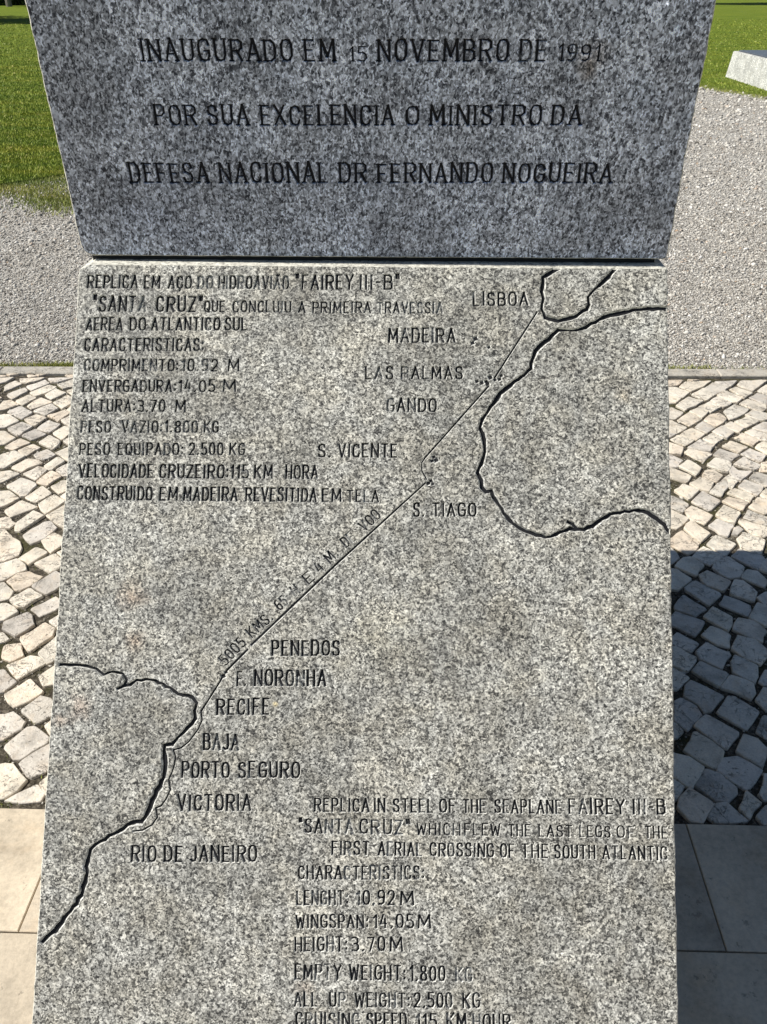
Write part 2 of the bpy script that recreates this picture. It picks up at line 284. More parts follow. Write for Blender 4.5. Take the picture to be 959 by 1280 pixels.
GROOVES = [
['iberian coastline', [[0.3207, 0.0005, 0.0067], [0.3095, -0.0063, 0.0067], [0.2948, -0.0156, 0.0054], [0.2928, -0.0406, 0.0054], [0.296, -0.053, 0.004], [0.2929, -0.0716, 0.0047], [0.2989, -0.086, 0.0053], [0.3088, -0.0892, 0.0053], [0.3207, -0.092, 0.0053], [0.3326, -0.0885, 0.0053], [0.3504, -0.0834, 0.0053], [0.3682, -0.0709, 0.0053], [0.3722, -0.0626, 0.0047], [0.3703, -0.0502, 0.004], [0.3783, -0.0398, 0.004], [0.3962, -0.0231, 0.0053], [0.405, -0.0139, 0.0067], [0.4154, -0.0005, 0.0067]]],
['african coastline', [[0.5054, -0.07, 0.0066], [0.4866, -0.0686, 0.0066], [0.4709, -0.0687, 0.006], [0.4571, -0.0705, 0.0053], [0.4452, -0.0714, 0.0053], [0.4314, -0.0757, 0.006], [0.4195, -0.0787, 0.0066], [0.4077, -0.0808, 0.0066], [0.3958, -0.085, 0.006], [0.376, -0.0955, 0.006], [0.3661, -0.1026, 0.0053], [0.3563, -0.106, 0.0047], [0.3464, -0.1081, 0.004], [0.3365, -0.1082, 0.004], [0.3207, -0.1076, 0.0047], [0.3108, -0.1167, 0.0053], [0.297, -0.1291, 0.006], [0.2832, -0.1436, 0.006], [0.2789, -0.1559, 0.0053], [0.2754, -0.1743, 0.006], [0.2655, -0.1846, 0.006], [0.2479, -0.197, 0.006], [0.2341, -0.2093, 0.0086], [0.2243, -0.2175, 0.008], [0.2146, -0.2339, 0.006], [0.199, -0.2562, 0.0053], [0.1914, -0.2765, 0.006], [0.1962, -0.2864, 0.0053], [0.1995, -0.3064, 0.0053], [0.1977, -0.3264, 0.0053], [0.1939, -0.3384, 0.0053], [0.1882, -0.3524, 0.0053], [0.1942, -0.3641, 0.0059], [0.1955, -0.376, 0.0053], [0.2022, -0.3838, 0.0053], [0.2111, -0.3824, 0.0052], [0.2151, -0.3926, 0.0052], [0.2238, -0.4051, 0.0052], [0.2375, -0.4244, 0.0059], [0.2473, -0.436, 0.0052], [0.2589, -0.4436, 0.0052], [0.2783, -0.451, 0.0046], [0.2995, -0.4576, 0.0045], [0.3168, -0.4522, 0.0052], [0.3399, -0.4421, 0.0052], [0.363, -0.4436, 0.0065], [0.3765, -0.4375, 0.0052], [0.3919, -0.4255, 0.0052], [0.4132, -0.4153, 0.0052], [0.4439, -0.4101, 0.0045], [0.4669, -0.4143, 0.0052], [0.4859, -0.4276, 0.0058], [0.504, -0.4459, 0.0064]]],
['african coastline', [[0.3361, -0.4312, 0.0039], [0.3446, -0.4349, 0.0039], [0.3515, -0.4426, 0.0039]]],
['south american coastline', [[-0.4913, -0.6825, 0.004], [-0.4852, -0.6824, 0.004], [-0.4595, -0.6827, 0.004], [-0.4388, -0.6862, 0.004], [-0.4256, -0.6924, 0.004], [-0.4186, -0.6972, 0.004], [-0.4051, -0.6919, 0.0033], [-0.3871, -0.6949, 0.004], [-0.3804, -0.7047, 0.0046], [-0.385, -0.7147, 0.0053], [-0.3734, -0.7119, 0.0046], [-0.3636, -0.7042, 0.004], [-0.3407, -0.7036, 0.004], [-0.3201, -0.7091, 0.0039], [-0.3018, -0.72, 0.0046], [-0.2862, -0.727, 0.0046], [-0.2709, -0.73, 0.0052], [-0.2629, -0.7387, 0.0052], [-0.2663, -0.751, 0.0052], [-0.2643, -0.7632, 0.0052], [-0.2762, -0.7782, 0.0052], [-0.2906, -0.7933, 0.0052], [-0.3001, -0.8048, 0.0052], [-0.3125, -0.8071, 0.0059], [-0.3111, -0.8255, 0.0065], [-0.3104, -0.8498, 0.0065], [-0.3168, -0.8717, 0.0065], [-0.3282, -0.8937, 0.0065], [-0.3346, -0.9131, 0.0065], [-0.3439, -0.9278, 0.0065], [-0.3661, -0.9332, 0.0058], [-0.3878, -0.9483, 0.0052], [-0.4096, -0.9609, 0.0052], [-0.4239, -0.9732, 0.0058], [-0.4277, -0.9924, 0.0065], [-0.4287, -1.0161, 0.0065], [-0.4345, -1.0446, 0.0064], [-0.4504, -1.0687, 0.0064], [-0.4687, -1.0927, 0.0064], [-0.492, -1.1169, 0.0064]]],
['south american coastline', [[-0.3934, -0.7189, 0.004], [-0.383, -0.7136, 0.004]]],
['flight route line', [[0.2849, -0.0776, 0.002], [0.2148, -0.1916, 0.002]]],
['flight route line', [[0.2056, -0.2054, 0.0021], [0.1009, -0.3289, 0.002], [0.0958, -0.337, 0.0015], [0.096, -0.3504, 0.0015], [0.1042, -0.365, 0.0015]]],
['flight route line', [[0.1017, -0.3717, 0.0018], [-0.043, -0.5096, 0.0025], [-0.1766, -0.6427, 0.0025]]],
['flight route line', [[-0.1828, -0.6506, 0.0024], [-0.2155, -0.6849, 0.0024]]],
['flight route line', [[-0.2217, -0.694, 0.0021], [-0.2253, -0.7018, 0.0021], [-0.2545, -0.7511, 0.0021]]],
['flight route line', [[-0.2546, -0.7532, 0.0018], [-0.2526, -0.7654, 0.0018], [-0.2584, -0.7802, 0.0018], [-0.2726, -0.8001, 0.0018], [-0.2847, -0.8102, 0.0018], [-0.2971, -0.8139, 0.0018], [-0.293, -0.825, 0.0018], [-0.2944, -0.8372, 0.0018], [-0.2978, -0.8494, 0.0018], [-0.3023, -0.8602, 0.0018], [-0.299, -0.876, 0.0018], [-0.3048, -0.8906, 0.0018], [-0.3127, -0.9019, 0.0018], [-0.321, -0.9055, 0.0018], [-0.3178, -0.9198, 0.0018], [-0.3261, -0.932, 0.0018], [-0.3407, -0.9406, 0.0018], [-0.3556, -0.9425, 0.0018]]],
['island pits', [[0.1816, -0.1251, 0.0042], [0.1835, -0.1243, 0.0042]]],
['island pits', [[0.2043, -0.1396, 0.0031], [0.2056, -0.139, 0.0031]]],
['island pits', [[0.1769, -0.1325, 0.0035], [0.1784, -0.1319, 0.0035]]],
['island pits', [[0.1848, -0.1985, 0.0031], [0.1862, -0.198, 0.0031]]],
['island pits', [[0.1927, -0.2007, 0.0038], [0.1944, -0.2, 0.0038]]],
['island pits', [[0.2003, -0.1983, 0.0033], [0.2018, -0.1977, 0.0033]]],
['island pits', [[0.2068, -0.1914, 0.0042], [0.2086, -0.1906, 0.0042]]],
['island pits', [[0.215, -0.1954, 0.0031], [0.2163, -0.1948, 0.0031]]],
['island pits', [[0.2225, -0.1944, 0.0034], [0.224, -0.1938, 0.0034]]],
['island pits', [[0.2256, -0.188, 0.0031], [0.2269, -0.1874, 0.0031]]],
['island pits', [[0.2025, -0.202, 0.0038], [0.2042, -0.2012, 0.0038]]],
['island pits', [[0.1147, -0.3276, 0.0032], [0.1161, -0.327, 0.0032]]],
['island pits', [[0.1185, -0.333, 0.0042], [0.1204, -0.3322, 0.0042]]],
['island pits', [[0.1121, -0.3344, 0.0031], [0.1135, -0.3338, 0.0031]]],
['island pits', [[0.1109, -0.3675, 0.0034], [0.1123, -0.3669, 0.0034]]],
['island pits', [[0.1137, -0.3728, 0.003], [0.115, -0.3722, 0.003]]],
['island pits', [[0.1064, -0.372, 0.0038], [0.1081, -0.3713, 0.0038]]],
['island pits', [[-0.2177, -0.6881, 0.0032], [-0.2163, -0.6875, 0.0032]]],
['island pits', [[-0.2216, -0.6947, 0.0042], [-0.2198, -0.6939, 0.0042]]]]
COBBLES = [
[[-1905,3590],[-1812,3603],[-1833,3550],[-1870,3528]],
[[-1778,3591],[-1670,3607],[-1685,3579],[-1726,3544],[-1758,3551]],
[[-1648,3593],[-1579,3602],[-1536,3600],[-1588,3555],[-1619,3559]],
[[-1796,3454],[-1814,3509],[-1789,3566],[-1749,3536],[-1773,3485]],
[[-1717,3511],[-1657,3582],[-1624,3546],[-1677,3470]],
[[-1581,3529],[-1527,3592],[-1503,3588],[-1482,3526],[-1540,3489]],
[[-1764,3416],[-1728,3476],[-1712,3486],[-1690,3457],[-1724,3373]],
[[-1672,3442],[-1618,3523],[-1576,3499],[-1602,3434],[-1635,3404]],
[[-1594,3414],[-1577,3489],[-1514,3445],[-1539,3396],[-1556,3377]],
[[-1515,3460],[-1490,3501],[-1453,3476],[-1441,3417],[-1470,3407]],
[[-1701,3355],[-1669,3418],[-1626,3385],[-1656,3313]],
[[-1757,3288],[-1756,3353],[-1722,3359],[-1674,3313],[-1714,3271],[-1742,3261]],
[[-1635,3309],[-1606,3390],[-1538,3344],[-1601,3273]],
[[-1531,3339],[-1498,3416],[-1459,3379],[-1434,3360],[-1470,3280]],
[[-1697,3249],[-1661,3304],[-1584,3237],[-1604,3175]],
[[-1586,3254],[-1536,3325],[-1490,3280],[-1518,3208]],
[[-1448,3267],[-1441,3332],[-1399,3314],[-1392,3268],[-1417,3250]],
[[-1509,3208],[-1452,3263],[-1418,3236],[-1447,3161]],
[[-1731,3199],[-1694,3222],[-1681,3222],[-1609,3158],[-1643,3098],[-1685,3097]],
[[-1593,3171],[-1562,3220],[-1506,3186],[-1528,3113]],
[[-1436,3162],[-1408,3214],[-1365,3189],[-1344,3104],[-1384,3112]],
[[-1627,3081],[-1594,3145],[-1534,3108],[-1557,3021]],
[[-1511,3096],[-1492,3169],[-1429,3132],[-1447,3056]],
[[-1667,3056],[-1627,3057],[-1566,3009],[-1584,2953],[-1624,2945]],
[[-1545,3026],[-1515,3088],[-1452,3040],[-1493,2991]],
[[-1430,3049],[-1408,3115],[-1373,3099],[-1356,3062],[-1371,2997]],
[[-1578,2930],[-1548,3006],[-1489,2967],[-1533,2908]],
[[-1455,2964],[-1432,3024],[-1378,2981],[-1372,2950],[-1380,2912]],
[[-1362,2982],[-1344,3026],[-1308,3007],[-1293,2952],[-1329,2951]],
[[-1513,2901],[-1476,2956],[-1434,2926],[-1463,2857]],
[[-1359,2884],[-1325,2938],[-1279,2920],[-1258,2838],[-1293,2827],[-1319,2852]],
[[-1437,2868],[-1401,2910],[-1357,2873],[-1383,2832],[-1414,2839]],
[[-1573,2831],[-1557,2869],[-1520,2892],[-1468,2856],[-1496,2797],[-1510,2765],[-1546,2767]],
[[-1365,2778],[-1336,2848],[-1301,2819],[-1325,2751],[-1340,2754]],
[[-1483,2765],[-1449,2831],[-1413,2828],[-1378,2796],[-1422,2759],[-1429,2735]],
[[-1419,2721],[-1386,2774],[-1342,2754],[-1358,2675]],
[[-1306,2745],[-1277,2802],[-1236,2781],[-1216,2712],[-1270,2711]],
[[-1531,2733],[-1481,2744],[-1436,2721],[-1470,2666],[-1495,2645]],
[[-1350,2662],[-1326,2744],[-1274,2704],[-1302,2636]],
[[-1445,2627],[-1417,2691],[-1341,2642],[-1349,2564],[-1369,2564]],
[[-1284,2627],[-1259,2671],[-1205,2679],[-1190,2626],[-1237,2580]],
[[-1348,2552],[-1319,2633],[-1265,2579],[-1297,2522]],
[[-1474,2587],[-1424,2595],[-1366,2545],[-1399,2495],[-1427,2476]],
[[-1224,2561],[-1200,2606],[-1179,2594],[-1163,2537],[-1190,2531]],
[[-1282,2507],[-1249,2567],[-1196,2527],[-1236,2445]],
[[-1382,2459],[-1355,2530],[-1285,2495],[-1285,2483],[-1347,2422]],
[[-1231,2439],[-1187,2512],[-1150,2507],[-1135,2453],[-1202,2411]],
[[-1299,2341],[-1310,2391],[-1283,2459],[-1236,2430],[-1282,2335]],
[[-1395,2400],[-1366,2421],[-1348,2416],[-1311,2380],[-1324,2357],[-1374,2350]],
[[-1195,2397],[-1167,2447],[-1123,2436],[-1109,2368],[-1138,2361]],
[[-1369,2338],[-1335,2347],[-1295,2301],[-1256,2270],[-1238,2239],[-1232,2198],[-1263,2170],[-1296,2166]],
[[-1258,2310],[-1246,2346],[-1223,2392],[-1200,2398],[-1168,2359],[-1183,2301],[-1216,2263]],
[[-1194,2290],[-1163,2329],[-1120,2295],[-1113,2266],[-1127,2229],[-1134,2216]],
[[-1144,2354],[-1130,2358],[-1101,2344],[-1094,2306],[-1119,2308]],
[[-1224,2183],[-1191,2243],[-1145,2213],[-1180,2152]],
[[-1162,2155],[-1117,2208],[-1073,2167],[-1067,2142],[-1096,2108]],
[[-1113,2214],[-1095,2240],[-1053,2228],[-1040,2182],[-1078,2182]],
[[-1286,2142],[-1257,2155],[-1228,2178],[-1192,2146],[-1176,2120],[-1196,2105],[-1218,2074],[-1225,2064],[-1252,2061]],
[[-1213,2062],[-1194,2100],[-1165,2113],[-1114,2088],[-1135,2041],[-1154,2020],[-1172,2022]],
[[-1128,2041],[-1082,2113],[-1051,2090],[-1037,2048],[-1073,2002]],
[[-1246,2048],[-1218,2053],[-1173,2013],[-1172,1982],[-1211,1963]],
[[-1167,1971],[-1129,2028],[-1077,1991],[-1111,1938],[-1130,1939]],
[[-1090,1932],[-1041,1989],[-1011,1968],[-1005,1951],[-1019,1929],[-1051,1899]],
[[-1203,1946],[-1165,1951],[-1121,1916],[-1146,1878],[-1174,1875]],
[[-1140,1870],[-1093,1913],[-1076,1899],[-1054,1856],[-1084,1810],[-1132,1838]],
[[-1154,1822],[-1125,1822],[-1100,1799],[-1109,1784],[-1137,1783]],
[[-1070,1800],[-1027,1865],[-987,1842],[-985,1806],[-1021,1746]],
[[-1015,1875],[-993,1915],[-958,1908],[-933,1835],[-972,1842]],
[[-1101,1769],[-1057,1779],[-1033,1729],[-1060,1707],[-1086,1721]],
[[-996,1741],[-971,1811],[-952,1815],[-923,1770],[-934,1721],[-958,1699]],
[[-1061,1692],[-1015,1730],[-987,1723],[-963,1698],[-990,1666],[-1012,1642]],
[[-959,1649],[-930,1696],[-899,1700],[-877,1627],[-912,1626],[-936,1619]],
[[-1087,1670],[-1062,1674],[-1012,1630],[-1030,1596],[-1054,1592]],
[[-1024,1581],[-981,1643],[-928,1592],[-981,1540]],
[[-957,1528],[-940,1560],[-931,1580],[-902,1571],[-887,1555],[-873,1549],[-864,1524],[-903,1489],[-912,1492]],
[[-879,1478],[-866,1505],[-836,1497],[-817,1443],[-837,1437],[-850,1443]],
[[-1020,1511],[-996,1514],[-977,1524],[-937,1493],[-940,1467],[-963,1435],[-986,1430]],
[[-953,1411],[-923,1473],[-906,1477],[-859,1442],[-856,1428],[-899,1373],[-917,1375]],
[[-897,1362],[-846,1425],[-817,1429],[-792,1359],[-818,1347],[-852,1320],[-864,1327]],
[[-955,1352],[-931,1357],[-910,1357],[-864,1314],[-875,1280],[-893,1259],[-915,1256]],
[[-828,1305],[-813,1329],[-785,1338],[-765,1280],[-802,1274]],
[[-887,1254],[-870,1272],[-834,1299],[-808,1274],[-811,1254],[-857,1251]],
[[1106,3630],[1221,3630],[1178,3572],[1092,3570]],
[[1190,3566],[1233,3621],[1348,3633],[1288,3562],[1228,3515]],
[[1361,3617],[1460,3631],[1415,3571],[1379,3582]],
[[1452,3589],[1478,3628],[1567,3637],[1593,3631],[1541,3573],[1497,3526]],
[[1286,3539],[1348,3605],[1384,3570],[1405,3559],[1369,3518],[1321,3482]],
[[1088,3553],[1170,3560],[1217,3509],[1173,3446],[1070,3477]],
[[1067,3466],[1123,3467],[1161,3434],[1122,3390],[1046,3377]],
[[1221,3480],[1288,3545],[1319,3477],[1266,3420]],
[[1329,3477],[1375,3524],[1425,3445],[1392,3401],[1371,3406]],
[[1402,3536],[1438,3560],[1489,3503],[1434,3445]],
[[1516,3526],[1580,3592],[1620,3546],[1586,3477],[1546,3493]],
[[1124,3363],[1197,3452],[1251,3414],[1197,3359],[1148,3315]],
[[1218,3359],[1277,3409],[1311,3356],[1251,3302]],
[[1283,3415],[1324,3460],[1368,3395],[1314,3350]],
[[1398,3390],[1444,3435],[1501,3376],[1495,3344],[1460,3306]],
[[1459,3452],[1506,3498],[1559,3476],[1589,3432],[1524,3376],[1508,3381]],
[[1039,3345],[1098,3346],[1137,3299],[1088,3237],[1017,3250]],
[[1093,3222],[1161,3300],[1192,3234],[1132,3173]],
[[1167,3305],[1219,3349],[1243,3307],[1199,3244]],
[[1311,3319],[1374,3384],[1421,3337],[1379,3289],[1309,3231]],
[[1202,3224],[1245,3281],[1283,3292],[1297,3241],[1239,3170]],
[[1385,3279],[1430,3321],[1477,3291],[1498,3250],[1430,3229]],
[[1007,3210],[1066,3221],[1115,3158],[1061,3099],[986,3121]],
[[1149,3163],[1195,3214],[1227,3160],[1179,3111]],
[[1264,3176],[1308,3221],[1343,3163],[1308,3119]],
[[1322,3216],[1390,3269],[1424,3224],[1350,3158]],
[[1069,3094],[1131,3153],[1170,3101],[1124,3049]],
[[1205,3121],[1260,3171],[1287,3113],[1245,3065]],
[[1376,3159],[1436,3209],[1506,3201],[1467,3113],[1419,3121]],
[[1024,3051],[1059,3089],[1114,3044],[1060,2997]],
[[1151,3059],[1199,3107],[1229,3060],[1179,3009]],
[[1278,3071],[1319,3114],[1367,3050],[1325,3003]],
[[1334,3119],[1369,3149],[1412,3102],[1462,3075],[1412,3028],[1373,3059]],
[[977,3083],[1033,3103],[1052,3094],[1023,3065],[968,3046]],
[[1072,2980],[1135,3045],[1180,3000],[1145,2950]],
[[1208,2996],[1249,3038],[1304,2989],[1253,2944]],
[[1012,3019],[1051,2979],[1028,2922],[991,2934],[947,2955],[964,3027]],
[[1050,2944],[1075,2975],[1151,2933],[1098,2868]],
[[1154,2924],[1189,2973],[1252,2927],[1199,2874]],
[[1261,2936],[1305,2980],[1349,2929],[1309,2868]],
[[1333,2990],[1373,3036],[1425,3019],[1400,2947],[1356,2938]],
[[939,2920],[987,2921],[1025,2879],[992,2828],[918,2835]],
[[998,2828],[1045,2879],[1076,2817],[1060,2789],[1042,2764],[1034,2780]],
[[1105,2843],[1149,2894],[1198,2857],[1166,2791],[1145,2799]],
[[1204,2849],[1257,2905],[1302,2843],[1268,2806]],
[[1314,2860],[1357,2895],[1386,2862],[1354,2795],[1286,2802]],
[[914,2816],[964,2826],[1026,2762],[994,2710],[948,2745],[899,2751]],
[[1070,2767],[1087,2800],[1116,2809],[1139,2765],[1101,2717],[1068,2747]],
[[1174,2798],[1195,2835],[1207,2798],[1258,2800],[1192,2727],[1171,2758]],
[[1006,2703],[1052,2747],[1091,2713],[1055,2647],[1023,2669]],
[[1060,2647],[1101,2701],[1140,2745],[1132,2679],[1091,2618]],
[[1146,2751],[1168,2773],[1181,2726],[1145,2672],[1135,2683]],
[[1231,2747],[1266,2788],[1329,2745],[1310,2691],[1263,2686]],
[[938,2652],[978,2699],[1026,2658],[972,2590]],
[[1171,2684],[1210,2735],[1261,2686],[1215,2621]],
[[1119,2638],[1155,2668],[1203,2621],[1175,2581]],
[[1230,2629],[1266,2675],[1296,2653],[1278,2601],[1241,2600]],
[[977,2576],[1032,2647],[1078,2582],[1022,2520]],
[[1084,2582],[1111,2612],[1171,2577],[1133,2527]],
[[868,2621],[919,2614],[963,2558],[928,2508],[895,2535],[851,2548]],
[[1164,2545],[1215,2610],[1269,2586],[1249,2529],[1200,2500]],
[[939,2515],[970,2547],[1024,2489],[982,2435],[944,2461]],
[[1036,2493],[1080,2557],[1122,2506],[1080,2440],[1053,2456]],
[[1124,2478],[1154,2527],[1212,2474],[1219,2434],[1180,2433]],
[[892,2521],[939,2467],[884,2406],[822,2424],[848,2534]],
[[907,2407],[944,2454],[981,2376],[937,2325]],
[[990,2422],[1030,2463],[1072,2424],[1035,2362],[1017,2371]],
[[1071,2411],[1088,2421],[1095,2398],[1070,2372],[1053,2375]],
[[1100,2451],[1110,2468],[1179,2420],[1205,2394],[1149,2361],[1117,2380]],
[[854,2348],[895,2393],[930,2319],[905,2275],[876,2257],[841,2304],[811,2322]],
[[957,2316],[1000,2370],[1046,2318],[994,2248],[971,2283]],
[[1062,2347],[1094,2389],[1148,2342],[1104,2259],[1054,2291]],
[[790,2291],[835,2295],[848,2238],[817,2208],[772,2213]],
[[891,2245],[939,2303],[987,2248],[958,2218],[930,2200]],
[[1014,2248],[1046,2285],[1105,2250],[1111,2221],[1071,2180],[1043,2214]],
[[823,2187],[856,2231],[882,2240],[911,2195],[874,2141]],
[[936,2181],[955,2219],[999,2243],[1031,2192],[1003,2141],[968,2129]],
[[1007,2136],[1038,2178],[1065,2170],[1079,2126],[1060,2088]],
[[1078,2176],[1100,2217],[1139,2253],[1163,2236],[1129,2161],[1092,2165]],
[[883,2144],[911,2166],[966,2113],[929,2064],[890,2095],[884,2116]],
[[764,2180],[819,2175],[853,2121],[801,2069],[783,2071],[738,2070]],
[[821,2072],[859,2113],[922,2051],[868,1993]],
[[948,2049],[981,2121],[1008,2114],[1028,2061],[1004,2017]],
[[1020,2035],[1057,2062],[1095,2047],[1075,2006],[1034,1995]],
[[772,1993],[808,2045],[857,1981],[815,1945],[769,1978]],
[[903,2002],[932,2043],[986,1999],[983,1979],[964,1949]],
[[840,1943],[879,1989],[917,1943],[908,1909],[890,1883]],
[[968,1942],[1014,2010],[1034,1995],[1060,1966],[1031,1908],[998,1907]],
[[751,1944],[769,1966],[803,1945],[835,1922],[791,1858],[741,1905]],
[[905,1886],[937,1939],[973,1930],[997,1888],[968,1837]],
[[812,1860],[849,1905],[890,1867],[872,1813],[843,1825]],
[[726,1845],[748,1873],[792,1828],[763,1792],[720,1822],[686,1835]],
[[876,1806],[909,1861],[951,1846],[972,1798],[932,1746],[900,1770]],
[[778,1789],[815,1830],[866,1787],[827,1729],[779,1764]],
[[717,1810],[731,1808],[772,1766],[734,1716],[700,1740],[664,1756],[677,1809]],
[[862,1757],[876,1781],[922,1742],[908,1701],[895,1676],[852,1715]],
[[746,1715],[777,1753],[836,1707],[799,1658]],
[[658,1731],[699,1724],[731,1690],[690,1647],[640,1654]],
[[801,1656],[842,1701],[888,1672],[882,1637],[865,1617]],
[[907,1680],[940,1728],[973,1719],[953,1662],[918,1671]],
[[714,1656],[734,1680],[801,1627],[753,1573],[736,1569],[726,1598],[702,1620]],
[[878,1615],[912,1661],[947,1646],[921,1574],[890,1580]],
[[767,1566],[810,1623],[825,1626],[872,1576],[837,1532],[821,1514]],
[[674,1604],[693,1616],[721,1591],[726,1558],[679,1505],[656,1538]],
[[699,1521],[741,1560],[797,1503],[793,1492],[758,1451],[749,1455]],
[[844,1507],[878,1562],[914,1552],[891,1488],[860,1487]],
[[654,1527],[666,1503],[645,1481],[609,1480],[625,1544]],
[[655,1442],[674,1466],[690,1497],[698,1497],[745,1441],[707,1388],[680,1413]],
[[775,1442],[810,1497],[838,1480],[849,1454],[819,1396],[795,1420]],
[[713,1382],[736,1421],[775,1427],[816,1385],[763,1328],[738,1355]],
[[629,1428],[657,1422],[685,1391],[643,1333],[628,1340],[612,1361],[579,1375],[595,1440]],
[[650,1337],[689,1386],[715,1373],[742,1337],[737,1319],[708,1296],[684,1299]],
[[787,1320],[820,1376],[849,1370],[826,1303],[793,1304]],
[[610,1351],[624,1333],[599,1297],[563,1308],[575,1357]],
[[596,1274],[609,1300],[635,1328],[679,1291],[636,1238],[614,1243]],
[[731,1278],[760,1325],[781,1293],[746,1252]],
[[657,1253],[683,1288],[707,1291],[738,1244],[666,1241]],
[[761,1256],[791,1285],[815,1274],[802,1237],[768,1236]]]
MARKS_P = [((-0.4557, 1.1176, 0.6838), 0.03, (1.0, 0.7, 0.52), 0.5), ((-0.4482, 1.0731, 0.6276), 0.022, (1.0, 0.7, 0.52), 0.45), ((-0.5325, 1.0048, 0.5399), 0.03, (1, 0.72, 0.6), 0.5), ((-0.5645, 0.9927, 0.5242), 0.015, (1.0, 0.7, 0.52), 0.4), ((-0.155, 0.7415, 0.2115), 0.02, (1.0, 0.7, 0.52), 0.3), ((0.3531, 1.3243, 0.9568), 0.02, (1.0, 0.85, 0.66), 0.5), ((-0.3567, 1.339, 0.9657), 0.16, (0.82, 0.82, 0.82), 0.7), ((0.0619, 1.3293, 0.9591), 0.13, (0.84, 0.85, 0.86), 0.7), ((0.1684, 1.3374, 0.9709), 0.05, (0.8, 0.8, 0.8), 0.6), ((0.0432, 1.2372, 0.8422), 0.05, (0.8, 0.8, 0.8), 0.6), ((0.351, 1.2371, 0.8463), 0.13, (0.86, 0.86, 0.87), 0.6), ((-0.2118, 1.0105, 0.5516), 0.006, (2.2, 1.9, 1.2), 1), ((-0.0516, 1.0746, 0.635), 0.09, (1.1, 1.08, 1.0), 0.6), ((-0.4676, 1.017, 0.5563), 0.09, (0.84, 0.85, 0.87), 0.6)]  # rust spots, a pale speck, and broad grey patches darkening mostly the upper half
MARKS_S = [((0.2661, 1.457, 1.4449), 0.028, (0.75, 0.62, 0.5), 0.8), ((0.2637, 1.4587, 1.4277), 0.02, (0.7, 0.6, 0.5), 0.7), ((0.3627, 1.4494, 1.5136), 0.004, (4, 4, 4), 1), ((0.3835, 1.4521, 1.4832), 0.006, (2.2, 2.3, 2.4), 1), ((0.2186, 1.4594, 1.4256), 0.04, (0.85, 0.84, 0.82), 0.6), ((0.4143, 1.4542, 1.4573), 0.03, (0.9, 0.85, 0.8), 0.5), ((-0.0489, 1.4858, 1.182), 0.22, (0.72, 0.73, 0.76), 0.6), ((-0.4303, 1.4888, 1.1935), 0.16, (0.75, 0.76, 0.8), 0.6)]  # brown smudges, pale specks, and broad dark patches low on the slab

# ------------------------------------------------------------------ materials
def blob(k, v, centre, rad, soft=0.5):
    """1 inside a small irregular patch round a point of the object, 0 outside"""
    off = k.n('ShaderNodeVectorMath', operation='DISTANCE'); k.l(v, off.inputs[0]); off.inputs[1].default_value = centre
    nz = k.noise(v, 40, 4, 0.7)
    dd = k.math('ADD', off.outputs['Value'], k.math('MULTIPLY', k.math('SUBTRACT', nz, 0.5), rad*1.6))
    return k.math('SUBTRACT', 1.0, k.math('DIVIDE', dd, rad), clamp=True)

